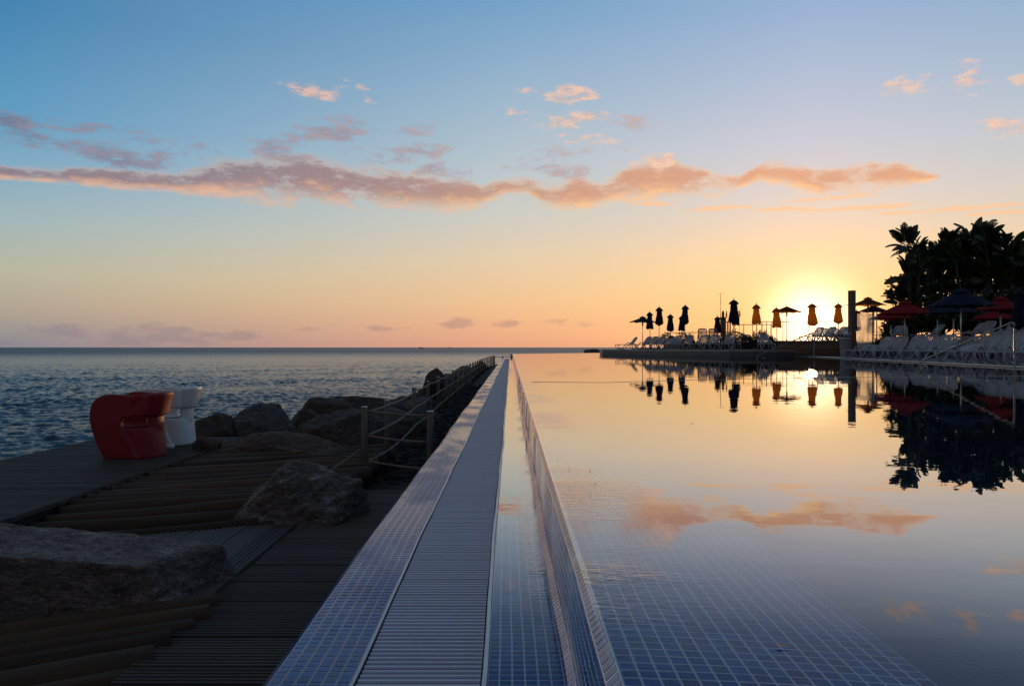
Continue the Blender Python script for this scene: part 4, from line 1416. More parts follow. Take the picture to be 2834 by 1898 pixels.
# ------------------------------------------------------------------ parasols
def closed_parasol(name, label, mat, loc, Ht, group, s=1.0):
    t = thing(name, label, 'parasol', loc, random.uniform(0, 3), group)
    t.rotation_euler[0] = random.uniform(-0.022, 0.022); t.rotation_euler[1] = random.uniform(-0.022, 0.022)
    s *= random.uniform(0.92, 1.1)
    MB().lathe([(0.024, 0.02), (0.024, Ht - 0.05)], 10).build('pole', M['pole'], t, True)
    MB().lathe([(0.30, 0), (0.30, 0.05), (0.05, 0.07), (0.04, 0.25)], 18).build('base', M['concrete'], t, True)
    ph = random.uniform(0, 6)
    lop = random.uniform(0, 6)
    def pleat(a, z):
        k = max(0.0, min(1.0, (Ht - z) / 1.2))
        return 1 + (0.04 + 0.13 * k) * math.sin(8 * a + ph + 0.6 * math.sin(2 * a)) + 0.07 * k * math.sin(a + lop) + 0.05 * math.sin(3 * a + 3 * z + lop)
    L = 1.24 * s
    def hem(a, z):
        return (0.045 * math.sin(8 * a + ph + 1.2) + 0.05 * math.sin(2 * a + lop)) if z < Ht - L + 0.02 else 0.0
    prof_ = [(0.19 * s, Ht - L - 0.05), (0.268 * s, Ht - L), (0.252 * s, Ht - L * 0.84), (0.222 * s, Ht - L * 0.62), (0.180 * s, Ht - L * 0.47), (0.188 * s, Ht - L * 0.40), (0.165 * s, Ht - 0.28), (0.15 * s, Ht - 0.22), (0.04, Ht - 0.10)]
    cn = MB().lathe(prof_, 40, fn=pleat, zf=hem).build('canopy', mat, t, True)
    MB().lathe([(0.20 * s, Ht - 0.275), (0.262 * s, Ht - 0.265), (0.215 * s, Ht - 0.18), (0.145 * s, Ht - 0.10), (0.06, Ht - 0.05), (0.02, Ht - 0.035)], 32, fn=lambda a, z: 1 + (0.10 if z < Ht - 0.2 else 0.03) * math.sin(8 * a + ph), zf=lambda a, z: 0.03 * math.sin(8 * a + ph + 2) if z < Ht - 0.2 else 0.0).build('vent_cap', mat, cn, True)
    MB().lathe([(0.018, Ht - 0.04), (0.03, Ht), (0.022, Ht + 0.03), (0.006, Ht + 0.08)], 10).build('finial', M['black_metal'], t, True)
    return t


def open_parasol(name, label, mat, loc, Ht, rad, drop, group, rz=None, cap=True, tilt=0.0):
    t = thing(name, label, 'parasol', loc, random.uniform(0, 3) if rz is None else rz, group)
    MB().lathe([(0.027, 0.02), (0.027, Ht - 0.04)], 10).build('pole', M['pole'], t, True)
    MB().lathe([(0.32, 0), (0.32, 0.05), (0.05, 0.07), (0.04, 0.25)], 18).build('base', M['concrete'], t, True)
    can = thing_part('canopy', t)
    n = 8; sub = 6; rings = 6
    mb = MB()
    vv = [(0, 0, Ht - 0.03)]; ff = []
    m_ = n * sub
    for q in range(1, rings + 1):
        u = q / rings
        for k in range(m_):
            a = 2 * math.pi * k / m_
            fa = (k % sub) / sub
            edge_in = 1 - (0.076 + 0.05 * u * u) * math.sin(math.pi * fa)
            sagz = -0.035 * u * math.sin(math.pi * fa) * rad / 1.3
            r = rad * u * edge_in
            vv.append((r * math.cos(a), r * math.sin(a), Ht - 0.03 - drop * (0.92 * u + 0.08 * math.sin(u * math.pi / 2)) - sagz))
    for k in range(m_):
        ff.append((0, 1 + k, 1 + (k + 1) % m_))
    for q in range(rings - 1):
        for k in range(m_):
            k2 = (k + 1) % m_
            ff.append((1 + q * m_ + k, 1 + (q + 1) * m_ + k, 1 + (q + 1) * m_ + k2, 1 + q * m_ + k2))
    # valance
    o_ = len(vv)
    base_i = 1 + (rings - 1) * m_
    for k in range(m_):
        x, y, z = vv[base_i + k]
        vv.append((x * 1.0, y * 1.0, z - 0.03 - 0.01 * math.sin(k * 1.3)))
    for k in range(m_):
        k2 = (k + 1) % m_
        ff.append((base_i + k, o_ + k, o_ + k2, base_i + k2))
    mb.add(vv, ff)
    cn = mb.build('canopy', mat, t, False)
    so_ = cn.modifiers.new('cloth', 'SOLIDIFY'); so_.thickness = 0.006
    if cap:
        MB().lathe([(rad * 0.27, Ht - 0.01 - drop * 0.20), (rad * 0.13, Ht + 0.035 - drop * 0.08), (0.03, Ht + 0.03)], 24, fn=lambda a, z: 1 + 0.07 * math.cos(8 * a)).build('vent_cap', mat, cn, False)
    MB().lathe([(0.018, Ht - 0.02), (0.03, Ht + 0.03), (0.02, Ht + 0.07), (0.006, Ht + 0.12)], 10).build('finial', M['black_metal'], t, True)
    for k in range(n):
        a = 2 * math.pi * k / n
        MB().tube([(0.03, 0, Ht - 0.10), (rad * 0.97, 0, Ht - 0.085 - drop)], 0.009, 5).build('rib', M['pole'], t).rotation_euler = (0, 0, a)
    hb = MB().lathe([(0.045, Ht - 0.75), (0.06, Ht - 0.55), (0.05, Ht - 0.36)], 10).build('hub', M['black_metal'], t, True)
    return t


def thing_part(name, t):
    return None


def parasol_at(kind, px, D, ytop, gz, mat, label, group, **kw):
    top = PZ(ytop, D)
    Ht = top - gz
    if kind == 'c':
        return closed_parasol('closed_parasol', label, mat, (PX(px, D), D, gz), Ht - 0.08, group, **kw)
    return open_parasol('open_parasol', label, mat, (PX(px, D), D, gz), Ht - 0.12, group=group, **kw)


N_, RC, DR, BR_ = M['navy'], M['red_cloth'], M['dark_red'], M['brown_cloth']
GC, GO = 'closed parasols on the terraces', 'open parasols on the terraces'
parasol_at('c', 1486.8, 57.0, 709.9, TZ, N_, 'dark closed parasol beside the open one near the terrace tip', GC)
parasol_at('c', 1506.9, 53.5, 698.3, TZ, DR, 'wine-red closed parasol standing third along the seaward end of the terrace', GC)
parasol_at('c', 1533.8, 60.0, 715.2, TZ, N_, 'small dark closed parasol standing alone between the wine-red one and the tall dark one', GC)
parasol_at('c', 1565.0, 52.0, 694.0, TZ, N_, 'tall dark closed parasol overlapping a shorter one behind it near the hedge', GC)
parasol_at('c', 1558.5, 64.0, 719.0, UZ, N_, 'short closed parasol half hidden behind the tall dark one near the hedge', GC)
parasol_at('c', 1640.0, 64.0, 720.5, UZ, DR, 'small wine-red closed parasol just beside the beacon tower', GC)
parasol_at('c', 1676.2, 47.0, 681.0, TZ, N_, 'tallest closed parasol, dark, standing before the beacon and mast', GC, s=1.0)
parasol_at('c', 1683.0, 60.0, 703.0, UZ, N_, 'closed parasol mostly hidden behind the tallest one', GC)
parasol_at('c', 1731.6, 48.0, 691.5, TZ, BR_, 'brown closed parasol on a round base beside the terrace railing', GC)
parasol_at('c', 1777.0, 54.0, 700.0, UZ, BR_, 'brown closed parasol overlapping the open parasol in the sun glow', GC)
parasol_at('c', 1858.0, 51.0, 690.0, UZ, BR_, 'golden backlit closed parasol directly in front of the setting sun', GC)
parasol_at('c', 1918.4, 51.0, 690.0, UZ, BR_, 'brown closed parasol between the setting sun and the tall pillar', GC)
parasol_at('c', 2335.5, 33.0, 656.0, RZ, N_, 'navy closed parasol cut off by the picture edge behind the handrail', GC, s=1.25)
parasol_at('c', 1958.0, 55.0, 706.0, UZ, DR, 'closed red parasol peeping out behind the tall pillar', GC)
parasol_at('o', 1469.5, 64.0, 720.5, TZ, N_, 'dark open parasol at the seaward tip of the terrace', GO, rad=1.12, drop=0.40)
parasol_at('o', 1799.5, 56.0, 695.0, UZ, BR_, 'brown open parasol with sloping edges just beside the setting sun', GO, rad=1.06, drop=0.42, rz=0.0, cap=False)
parasol_at('o', 1985.3, 52.0, 676.0, UZ, BR_, 'grey-brown open parasol just right of the tall pillar', GO, rad=1.12, drop=0.46)
parasol_at('o', 1998.0, 56.0, 693.0, UZ, DR, 'dark red open parasol seen under the grey-brown one above the glass screen', GO, rad=1.1, drop=0.44)
parasol_at('o', 2069.5, 39.0, 682.0, RZ, RC, 'broad bright red open parasol over the loungers beside the glass screen', GO, rad=1.34, drop=0.62)
parasol_at('o', 2038.5, 41.5, 703.0, RZ, RC, 'lower red open parasol tucked under the broad bright red one', GO, rad=1.25, drop=0.46)
parasol_at('o', 2198.0, 32.0, 653.7, RZ, N_, 'largest navy open parasol with a peaked vent over the water-edge loungers', GO, rad=1.32, drop=0.66)
parasol_at('o', 2181.0, 38.0, 684.0, RZ, N_, 'navy open parasol directly below and behind the largest navy one', GO, rad=1.22, drop=0.52)
parasol_at('o', 2144.5, 41.0, 690.0, RZ, N_, 'navy open parasol between the red one and the largest navy one', GO, rad=1.05, drop=0.42)
parasol_at('o', 2181.5, 46.0, 703.0, UZ, N_, 'lowest navy open parasol in the back under the other navy ones', GO, rad=1.28, drop=0.5)
parasol_at('o', 2288.6, 35.0, 673.0, RZ, RC, 'upper red open parasol beside the navy closed one at the picture edge', GO, rad=1.06, drop=0.52)
parasol_at('o', 2273.0, 40.0, 700.0, UZ - 0.1, RC, 'lower red open parasol hanging below the upper red one', GO, rad=1.08, drop=0.5)

# ------------------------------------------------------------------ pillar, glass screen, bin, handrails
t = thing('shower_pillar', 'tall square brown pillar rising beside the glass screen at the deck', 'pillar', (PX(1948.5, 39.5), 39.5, RZ), R(18))
MB().box((0, 0, 1.62), (0.255, 0.255, 3.24)).build('shaft', M['pillar_tile'], t)
MB().box((0, 0, 3.26), (0.275, 0.275, 0.035)).build('cap', M['coping'], t)
MB().bar((-0.15, -0.02, 2.56), (-0.36, -0.02, 2.56), 0.03, 0.03).build('shower_arm', M['steel'], t)
for zz in (0.8, 1.25, 2.2):
    MB().lathe([(0.03, 0), (0.03, 0.015)], 10, (0.05, -0.16, zz)).build('button', M['steel'], t)
gx0, gx1, gy = PX(1957, 40.2), PX(2004, 40.2), 40.2
t = thing('glass_screen', 'dusty glass wind screen with two small anchor marks between pillar and steel post', 'glass screen', ((gx0 + gx1) / 2, gy, RZ))
hw = (gx1 - gx0) / 2
MB().box((0, 0, 1.22), (2 * hw - 0.16, 0.012, 1.9)).build('pane', M['glass'], t)
for x in (hw - 0.17, hw + 0.03):
    MB().lathe([(0.028, 0), (0.028, 2.24)], 10, (x, 0, 0)).build('post', M['steel_rail'], t, True)
MB().tube([(-hw, 0, 2.17), (hw - 0.17, 0, 2.24)], 0.014, 6).build('top_rail', M['black_metal'], t)
def anchor(x, z):
    a = MB()
    a.tube([(x, -0.012, z + 0.06), (x, -0.012, z - 0.06)], 0.006, 5)
    a.tube([(x - 0.03, -0.012, z + 0.03), (x + 0.03, -0.012, z + 0.03)], 0.006, 5)
    a.tube([(x - 0.06, -0.012, z - 0.02), (x - 0.04, -0.012, z - 0.05), (x, -0.012, z - 0.06), (x + 0.04, -0.012, z - 0.05), (x + 0.06, -0.012, z - 0.02)], 0.006, 5)
    a.tube([(x + 0.018 * math.cos(k), -0.012, z + 0.078 + 0.018 * math.sin(k)) for k in [i * 0.785 for i in range(9)]], 0.005, 5)
    a.build('anchor_mark', M['black_metal'], t)
anchor(-0.36, 1.68); anchor(0.24, 1.70)
t = thing('planter_bin', 'white tapered planter bin with pale flowers standing against the pillar', 'planter', (PX(1931, 38.8), 38.8, RZ))
MB().lathe([(0.17, 0), (0.24, 0.86), (0.255, 0.86), (0.265, 0.94), (0.25, 0.945), (0.235, 0.90)], 20).build('body', M['white_bin'], t, True)
fl = MB()
for k in range(90):
    a = random.uniform(0, 6.28); r = random.uniform(0, 0.33); h = 0.96 + random.uniform(0, 0.22) * (1.2 - r)
    fl.add([(r * math.cos(a) + dx, r * math.sin(a) + dy, h + dz) for dx, dy, dz in ((-.03, 0, 0), (0.02, .03, .02), (0.03, -.01, .03), (0, -.03, -.01))], [(0, 1, 2), (0, 2, 3)])
fl.build('flowers', M['flower'], t)
lf = MB()
for k in range(60):
    a = random.uniform(0, 6.28)
    r = random.uniform(0.05, 0.32)
    lf.add([(0.1 * math.cos(a), 0.1 * math.sin(a), 0.9), (r * math.cos(a + .15), r * math.sin(a + .15), 1.0 + random.uniform(0, .15)), (r * 1.2 * math.cos(a), r * 1.2 * math.sin(a), 1.08), (r * math.cos(a - .15), r * math.sin(a - .15), 0.98)], [(0, 1, 2), (0, 2, 3)])
lf.build('leaves', M['shrub'], t)


def handrail(label, start, top, foot, r=0.022):
    t = thing('pool_handrail', label, 'handrail')
    S, T, Fo = Vector(start), Vector(top), Vector(foot)
    d = (T - S)
    loop = []
    hd = Vector((d.x, d.y, 0)).normalized()
    for (u, w) in ((0.38, -0.14), (0.30, -0.07), (0.16, -0.03), (0.05, -0.11), (-0.02, -0.16)):
        pass
    L = [S + hd * 0.05 + Vector((0, 0, -0.22)), S + hd * 0.16 + Vector((0, 0, -0.15)), S + hd * 0.32 + Vector((0, 0, -0.10)), S + hd * 0.42 + Vector((0, 0, -0.15)), S + hd * 0.34 + Vector((0, 0, -0.21)), S + hd * 0.18 + Vector((0, 0, -0.19)),
         S + hd * 0.04 + Vector((0, 0, -0.13)), S + hd * -0.02 + Vector((0, 0, -0.06)), S + Vector((0, 0, 0.0)) + hd * 0.03, S + d * 0.12]
    L += [S + d * 0.5, S + d * 0.93, S + d * 0.985, T + Vector((0, 0, -0.02)) + hd * 0.03, T + Vector((0, 0, -0.12)) + hd * 0.04]
    MB().tube(L, r, 8).build('rail', M['steel_rail'], t, True)
    end = T + Vector((0, 0, -0.12)) + hd * 0.04
    MB().tube([end, (end.x, end.y, Fo.z)], r, 8).build('post', M['steel_rail'], t, True)
    return t
handrail('long slanting steel handrail over the pool steps in front of the plank wall', (PX(1731.5, 37.5), 37.5, PZ(813, 37.5)), (PX(1860, 37.0), 37.0, PZ(760, 37.0)), (0, 0, -1.2), 0.022)
handrail('nearer steel handrail slanting up before the water-edge loungers at the picture edge', (PX(2105, 19.6), 19.6, PZ(826, 19.6)), (PX(2318, 15.4), 15.4, PZ(736, 15.4)), (0, 0, -1.2), 0.0175)

# railings of the raised terrace
t = thing('terrace_railing', 'thin dark railing with upright bars on the raised terrace beside the brown parasol', 'railing', (0, 0, 0))
def rail_line(t, pts, z0, z1, r, nbar):
    for a, b in zip(pts[:-1], pts[1:]):
        a, b = Vector((a[0], a[1], 0)), Vector((b[0], b[1], 0))
        MB().tube([a + Vector((0, 0, z1)), b + Vector((0, 0, z1))], r, 6).build('top_rail', M['black_metal'], t)
        for k in range(nbar + 1):
            p = a.lerp(b, k / nbar)
            MB().tube([p + Vector((0, 0, z0)), p + Vector((0, 0, z1))], r * 0.8, 6).build('upright', M['black_metal'], t)
rail_line(t, [(PX(1680, 58), 58), (PX(1763, 58), 58)], UZ, PZ(742, 58), 0.03, 4)
rail_line(t, [(PX(1743, 60), 60), (PX(1764, 60), 60), (PX(1816, 62), 62)], UZ, PZ(735, 60), 0.03, 2)
rail_line(t, [(PX(1850, 58), 58), (PX(1889, 58), 58)], UZ, PZ(735, 58), 0.03, 2)
t = thing('rope_railing', 'thin low rope railing behind the hedge on the terrace', 'railing', (0, 0, 0))
rail_line(t, [(PX(1520, 60), 60), (PX(1605, 57), 57), (PX(1690, 57), 57)], TZ, PZ(760.3, 58.5), 0.022, 3)

# beacon and masts on the harbour wall behind
t = thing('harbour_beacon', 'small square harbour beacon tower with lantern and gallery behind the terrace', 'beacon', (PX(1653.5, 130), 130, -2.5))
MB().prism([(-0.36, -0.36), (0.36, -0.36), (0.36, 0.36), (-0.36, 0.36)], 0, 2.5 + PZ(726, 130)).build('tower', M['pillar_tile'], t)
zt = 2.5 + PZ(726, 130)
MB().box((0, 0, zt + 0.04), (1.0, 1.0, 0.08)).build('gallery', M['black_metal'], t)
for sx in (-0.46, 0, 0.46):
    MB().bar((sx, -0.46, zt), (sx, -0.46, zt + 0.5), 0.03, 0.03).build('baluster', M['black_metal'], t)
MB().bar((-0.46, -0.46, zt + 0.5), (0.46, -0.46, zt + 0.5), 0.03, 0.03).build('gallery_rail', M['black_metal'], t)
MB().lathe([(0.2, zt + 0.08), (0.2, zt + 0.85), (0.24, zt + 0.86), (0.05, zt + 1.1), (0.03, zt + 1.25)], 12).build('lantern', M['pillar_tile'], t, True)
t = thing('mast', 'thin tall mast with a crosspiece and stay beside the beacon', 'mast', (PX(1648, 120), 120, -2.5))
mt = 2.5 + PZ(671, 120)
MB().lathe([(0.05, 0), (0.03, mt)], 8).build('pole', M['black_metal'], t)
MB().bar((-0.6, 0, mt), (0.6, 0, mt), 0.03, 0.03).build('crosspiece', M['black_metal'], t)
MB().tube([(0, 0, mt * 0.9), (-0.5, 0, mt - 3.0), (-0.62, 0, mt - 4.2)], 0.012, 5).build('stay', M['black_metal'], t)
for px, yt in ((1660.5, 707), (1691, 706)):
    t = thing('flag_pole', 'slim flag pole with a furled flag %s' % ('right beside the beacon lantern' if px < 1670 else 'behind the tallest closed parasol'), 'flag pole', (PX(px, 110), 110, -2.5))
    zt = 2.5 + PZ(yt, 110)
    MB().lathe([(0.03, 0), (0.02, zt)], 8).build('pole', M['black_metal'], t)
    MB().lathe([(0.05, zt - 1.1), (0.11, zt - 0.8), (0.05, zt - 0.25)], 8, (0.06, 0, 0)).build('flag', M['red_cloth'], t)
t = thing('harbour_platform', 'dark raised steel lookout platform beside the beacon', 'platform', (PX(1666, 120), 120, -2.5))
MB().box((0, 0, 2.5 + PZ(736, 120)), (1.5, 1, 0.1)).build('deck', M['black_metal'], t)
for sx in (-0.1, 0.25):
    MB().box((sx, 0, (2.5 + PZ(737, 120)) / 2), (0.16, 0.2, 2.5 + PZ(737, 120))).build('leg', M['black_metal'], t)
for k in range(6):
    MB().bar((-0.7 + k * 0.28, 0, 2.5 + PZ(736, 120)), (-0.7 + k * 0.28, 0, 2.5 + PZ(722, 120)), 0.03, 0.03).build('upright', M['black_metal'], t)
# distant boats
for px, D, s, lab in ((962, 2600, 5.0, 'tiny dark boat on the horizon above the fence'), (1027, 4200, 5.0, 'tinier dark boat on the horizon, close to the pool axis')):
    t = thing('boat', lab, 'boat', (PX(px, D), D, SEA_Z), R(15))
    hb = MB(); hb.prism([(-1.6 * s, -0.4 * s), (1.3 * s, -0.4 * s), (1.9 * s, 0), (1.3 * s, 0.4 * s), (-1.6 * s, 0.4 * s)], -0.1 * s, 0.38 * s); hb.build('hull', M['black_metal'], t)
    MB().box((-0.4 * s, 0, 0.65 * s), (1.1 * s, 0.5 * s, 0.55 * s)).build('cabin', M['white_bin'], t)
# floating lane line across the pool
pts = [(PX(1215, 11.6), 11.6), (PX(1380, 11.45), 11.4), (PX(1560, 12.2), 12.2), (PX(1700, 12.6), 12.6), (PX(1905, 13.3), 13.3), (PX(2341, 13.9), 13.9), (11.2, 14.2)]
MBL = MB().tube([(x, y, WZ + 0.001) for x, y in pts], 0.0028, 6)
tag(MBL.build('lane_line', M['pale_stone'], None, True), 'thin pale line floating right across the still pool', 'pool line')


# ------------------------------------------------------------------ plants
def leaf_mesh(seed, torn):
    rg = random.Random(seed)
    n = 14
    L, W = 1.0, 0.20
    mb = MB()
    spine = []
    for i in range(n + 1):
        t = i / n
        spine.append(Vector((0, L * t, 0.10 * math.sin(t * 2.0) - 0.22 * t * t)))
    def wid(t):
        return W * (math.sin(math.pi * min(1, t * 0.93 + 0.06)) ** 0.65)
    vv = []; ff = []
    for s in (-1, 1):
        i = 0
        while i < n:
            j = i + 1
            if torn:
                a = spine[i]; b = spine[j]
                wa, wb = wid(i / n), wid(j / n)
                gap = rg.uniform(0.0, 0.35) if rg.random() < 0.7 else 0
                q = len(vv)
                drop1 = rg.uniform(0.0, 0.08)
                vv += [a, b, b + Vector((s * wb, 0.07 - gap * 0.07, -0.05 - drop1)), a + Vector((s * wa, 0.07 + gap * 0.03, -0.05 - drop1))]
            else:
                a = spine[i]; b = spine[j]
                q = len(vv)
                vv += [a, b, b + Vector((s * wid(j / n), 0.03, 0.06)), a + Vector((s * wid(i / n), 0.03, 0.06))]
            ff.append((q, q + 1, q + 2, q + 3) if s < 0 else (q, q + 3, q + 2, q + 1))
            i = j
    mb.add(vv, ff)
    mb.tube([(0, -0.55, -0.10), (0, -0.2, 0.0)] + [tuple(spine[k]) for k in (0, 5, 10, 14)], [0.02, 0.018, 0.016, 0.012, 0.008, 0.003], 5)
    return mb.mesh('leaf', M['leaf'])


LEAVES = [leaf_mesh(i, i % 2 == 1) for i in range(6)]


def C2(x, y):      # bearing of a spot read from the tree detail
    return 1855.4 + 0.2476 * x, 494.1 + 0.2476 * y


heads = [((905, 285), 13, .85), ((960, 420), 10, .85), ((900, 560), 11, .9), ((980, 640), 9, .85), ((860, 720), 12, .9), ((930, 800), 11, .9), ((850, 800), 9, .9), ((770, 790), 7, .8), ((960, 900), 9, .9), ((1000, 520), 9, .9), ((1150, 700), 9, 1.0), ((1060, 450), 11, .85), ((1090, 600), 10, .95), ((1080, 780), 9, .95),
         ((1270, 320), 15, .95), ((1210, 420), 12, .9), ((1200, 570), 10, 1.0), ((1240, 700), 9, 1.0), ((1350, 480), 11, .9), ((1330, 620), 10, 1.0), ((1500, 240), 15, .95), ((1440, 310), 8, .7), ((1610, 250), 13, .9), ((1560, 400), 9, .8),
         ((1480, 600), 12, 1.0), ((1500, 720), 10, 1.0), ((1690, 330), 12, .95), ((1650, 470), 12, 1.0), ((1620, 600), 11, 1.0), ((1780, 340), 12, .9), ((1800, 480), 12, 1.0), ((1760, 640), 11, 1.0), ((1930, 420), 13, 1.1), ((1960, 560), 11, 1.1),
         ((1900, 680), 11, 1.1), ((1850, 780), 9, 1.1), ((1990, 740), 9, 1.1), ((2060, 400), 11, 1.1), ((2080, 600), 9, 1.1), ((1640, 740), 9, 1.0), ((1380, 760), 9, 1.0), ((1140, 540), 10, 1.0), ((1420, 560), 11, 1.0), ((1560, 530), 11, 1.05), ((1700, 560), 11, 1.05), ((1330, 400), 9, .9), ((1880, 540), 10, 1.1), ((1000, 330), 7, .7), ((1110, 400), 8, .75)]
bases = [(2085, 46.0), (2150, 48.0), (2215, 47.0), (2285, 46.5), (2345, 46.0)]
names_ = ['big-leaved bird-of-paradise plant nearest the glass screen, low and bushy with one tall head', 'tall bird-of-paradise plant rising behind the broad red parasol', 'tallest bird-of-paradise plant behind the largest navy parasol',
          'dense bird-of-paradise plant behind the upper red parasol', 'bird-of-paradise plant cut off by the picture edge']
plants = [thing('bird_of_paradise_plant', names_[i], 'plant', (PX(px, D), D, UZ), 0, 'tall big-leaved plants on the back terrace') for i, (px, D) in enumerate(bases)]
rg = random.Random(13)
for (cx, cy), n, ls in heads:
    px, py = C2(cx, cy)
    i = min(range(5), key=lambda k: abs(bases[k][0] - px))
    D = bases[i][1] + rg.uniform(-1.0, 1.0)
    hp = Vector((PX(px, D), D, PZ(py, D)))
    b0 = plants[i].location
    loc = hp - b0
    n = int(n * 1.15) + 4
    top = cy < 350
    for k in range(n):
        az_ = rg.uniform(0, 6.28) if k % 2 else rg.choice([0, math.pi]) + rg.uniform(-0.6, 0.6)
        elv = R(rg.uniform(-30, 70)) if k % 2 else R(rg.uniform(48, 88))
        s = ls * rg.uniform(0.8, 1.15) * (1.12 if top else 1.0)
        dirv = Vector((math.cos(az_) * math.cos(elv), math.sin(az_) * math.cos(elv), math.sin(elv)))
        q = dirv.to_track_quat('Y', 'Z') @ Matrix.Rotation(rg.uniform(-1.2, 1.2), 4, 'Y').to_quaternion()
        link('leaf', LEAVES[rg.randrange(6) if rg.random() < 0.6 else rg.choice([0, 2, 4])], plants[i], loc + dirv * 0.30 * s + Vector((rg.uniform(-.15, .15), rg.uniform(-.3, .3), rg.uniform(-.1, .1))), q.to_euler(), (s * 1.15, s, s))
    MB().tube([(loc.x * 0.35, loc.y * 0.35, 0), (loc.x * 0.6, loc.y * 0.7, loc.z * 0.5), tuple(loc)], [0.11, 0.09, 0.05], 7).build('stem', M['trunk'], plants[i], True)


def shrub(name, label, cat, loc, size, n, seed, lsz=0.12, group=None):
    rg = random.Random(seed)
    t = thing(name, label, cat, loc, 0, group)
    mb = MB()
    for _ in range(n):
        u = Vector((rg.gauss(0, 1), rg.gauss(0, 1), rg.gauss(0, 1))).normalized() * rg.uniform(0.45, 1.0) ** 0.5
        if u.z < -0.2: u.z = -u.z * 0.3
        c = Vector((u.x * size[0], u.y * size[1], (u.z * 0.5 + 0.45) * size[2])) * (1 + 0.15 * math.sin(5 * u.x + 3 * u.z))
        d = Vector((rg.gauss(0, 1), rg.gauss(0, 1), rg.gauss(0.5, 1))).normalized()
        s = d.cross(Vector((rg.gauss(0, 1), rg.gauss(0, 1), rg.gauss(0, 1)))).normalized()
        l = lsz * rg.uniform(0.7, 1.4)
        mb.add([c, c + d * l * 0.5 + s * l * 0.28, c + d * l, c + d * l * 0.5 - s * l * 0.28], [(0, 1, 2, 3)])
    mb.build('foliage', M['shrub'], t)
    tr = MB()
    for k in range(5):
        a = k * 1.25
        tr.tube([(0, 0, 0), (math.cos(a) * size[0] * 0.4, math.sin(a) * size[1] * 0.4, size[2] * 0.6)], [0.03, 0.012], 5)
    tr.build('trunk', M['trunk'], t)
    return t


shrub('shrub', 'dark low shrub behind the terrace loungers under the small closed parasol', 'shrub', (PX(1527, 57), 57, TZ), (1.0, 0.7, 1.15), 900, 1)
shrub('shrub', 'dark shrub behind the middle terrace loungers beside the spiky plant', 'shrub', (PX(1566, 54.5), 54.5, TZ), (0.9, 0.6, 1.1), 800, 2)
shrub('shrub', 'clipped dark shrub behind the backlit lounger turned away from the pool', 'shrub', (PX(1690, 51), 51.2, TZ), (1.5, 0.5, 1.15), 1300, 3)
shrub('shrub', 'dark shrub beside the lounger that faces the viewer', 'shrub', (PX(1745, 47.8), 48.2, TZ), (1.1, 0.6, 1.1), 1000, 4)
shrub('shrub', 'long dark shrub bed below the lounger on the back terrace beside the glass screen', 'shrub', (PX(2040, 40.5), 40.7, RZ), (1.3, 0.6, 1.05), 1200, 5)
shrub('shrub', 'dark shrub under the broad red parasol pole', 'shrub', (PX(2080, 39.5), 40.0, RZ), (1.2, 0.6, 0.95), 1000, 6)
for i, (px, D, sx, sz, lb) in enumerate([(2095, 46, 1.6, 2.4, 'tall dark shrub below the broad red parasol at the back'), (2150, 45, 1.9, 2.7, 'tall dark shrub at the back below the navy parasols'),
                                        (2215, 44, 1.9, 2.8, 'tall dark shrub at the back behind the largest navy parasol pole'), (2275, 42.5, 1.8, 2.8, 'tall dark shrub at the back under the red parasols'), (2335, 41, 1.8, 2.8, 'tall dark shrub at the back at the picture edge')]):
    shrub('shrub', lb, 'shrub', (PX(px, D), D, UZ - 0.3), (sx, 0.9, sz), 4200, 20 + i, 0.24, 'tall shrubs closing the back terrace')


def spiky(label, loc, size, n, seed):
    rg = random.Random(seed)
    t = thing('agave_plant', label, 'plant', loc)
    for k in range(n):
        a = k * 2.399
        el_ = R(25 + 60 * (k / n))
        d = Vector((math.cos(a) * math.cos(el_), math.sin(a) * math.cos(el_), math.sin(el_)))
        s = d.cross(Vector((0, 0, 1))).normalized() * 0.05 * size
        L = size * rg.uniform(0.8, 1.1)
        MB().add([Vector((0, 0, .05)) - s, Vector((0, 0, .05)) + s, d * L * 0.5 + s * 0.9, d * L + Vector((0, 0, -.05)), d * L * 0.5 - s * 0.9], [(0, 1, 2, 4), (4, 2, 3)]).build('leaf', M['shrub'], t)


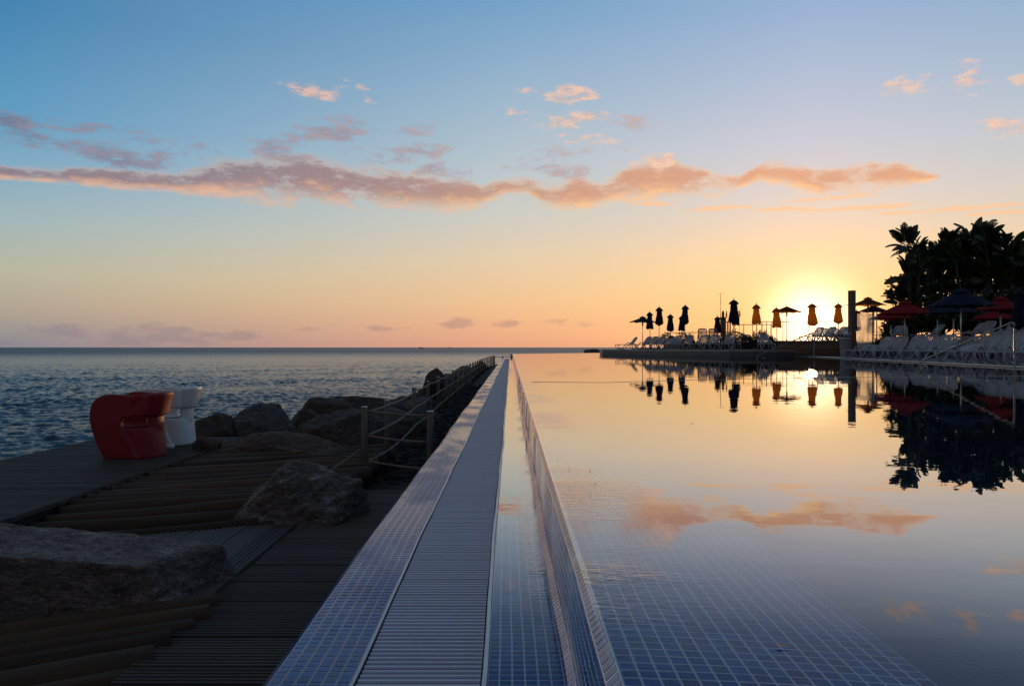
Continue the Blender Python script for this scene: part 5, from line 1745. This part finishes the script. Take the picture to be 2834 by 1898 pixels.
spiky('spiky dark plant with sword leaves behind the middle terrace loungers', (PX(1577, 54), 54, TZ + 0.4), 1.0, 22, 1)
spiky('spiky plant silhouetted beside the glass screen post', (PX(2028, 43.5), 43.5, UZ + 0.1), 1.15, 30, 2)
spiky('low spiky plant on the plank wall below the setting sun', (PX(1915, 46), 45.4, UZ), 0.7, 24, 3)
spiky('spiky plant in the shrub bed beside the brown closed parasol', (PX(1753, 49), 49.5, TZ + 0.6), 0.8, 22, 4)
# palm frond tip entering the picture edge
t = thing('palm_tree', 'palm whose drooping frond tip enters the picture edge above the plants', 'palm tree', (PX(2492, 30), 30, UZ))
MB().tube([(0, 0, 0), (0.1, 0, 3), (0.0, 0, 6.2)], [0.2, 0.16, 0.14], 10).build('trunk', M['trunk'], t, True)
for k in range(14):
    a = k * 2 * math.pi / 14 + 0.12
    fr = MB()
    sp = []
    for i in range(11):
        u = i / 10
        sp.append(Vector((math.cos(a) * 1.95 * math.sin(u * 1.5), math.sin(a) * 1.95 * math.sin(u * 1.5), 6.2 + 0.9 * math.sin(u * 2.2) - 1.6 * u * u)))
    fr.tube(sp, [0.02] * 8 + [0.012, 0.008, 0.004], 5)
    for i in range(2, 11):
        for s in (-1, 1):
            side = Vector((-math.sin(a), math.cos(a), 0)) * s
            tip = sp[i] + side * 0.35 + Vector((0, 0, -0.35)) + (sp[i] - sp[i - 1]) * 1.2
            fr.add([sp[i] + Vector((0, 0, .01)), sp[i] + (sp[i] - sp[i - 1]) * 0.25, tip], [(0, 1, 2)])
    fr.build('frond', M['leaf'], t)


# small leaves and specks floating on the still pool
def floating_leaf(px, py, L, label):
    D = -WZ * F / (py - 794)
    o = link('floating_leaf', MB().add([(0, -L / 2, 0.0), (L * 0.22, 0, 0.002), (0, L / 2, 0.004), (-L * 0.2, 0.0, 0.003)], [(0, 1, 2), (0, 2, 3)]).mesh('floating_leaf', M['trunk']), None, (PX(px, D), D, WZ + 0.003), (0, 0, px * 0.37))
    tag(o, label, 'leaf')
floating_leaf(1301, 1073, 0.020, 'tiny dark leaf floating near the pool lip, nearer the lip of two')
floating_leaf(1349, 1074, 0.016, 'tiny dark leaf floating near the pool lip, farther from the lip of two')
floating_leaf(1360, 1108, 0.020, 'small dark leaf floating over the shelf below the two tiny ones')
floating_leaf(1786, 1480, 0.024, 'curled leaf floating alone over the near tiled shelf')
floating_leaf(1582, 968, 0.045, 'small leaf drifting under the reflected parasols')
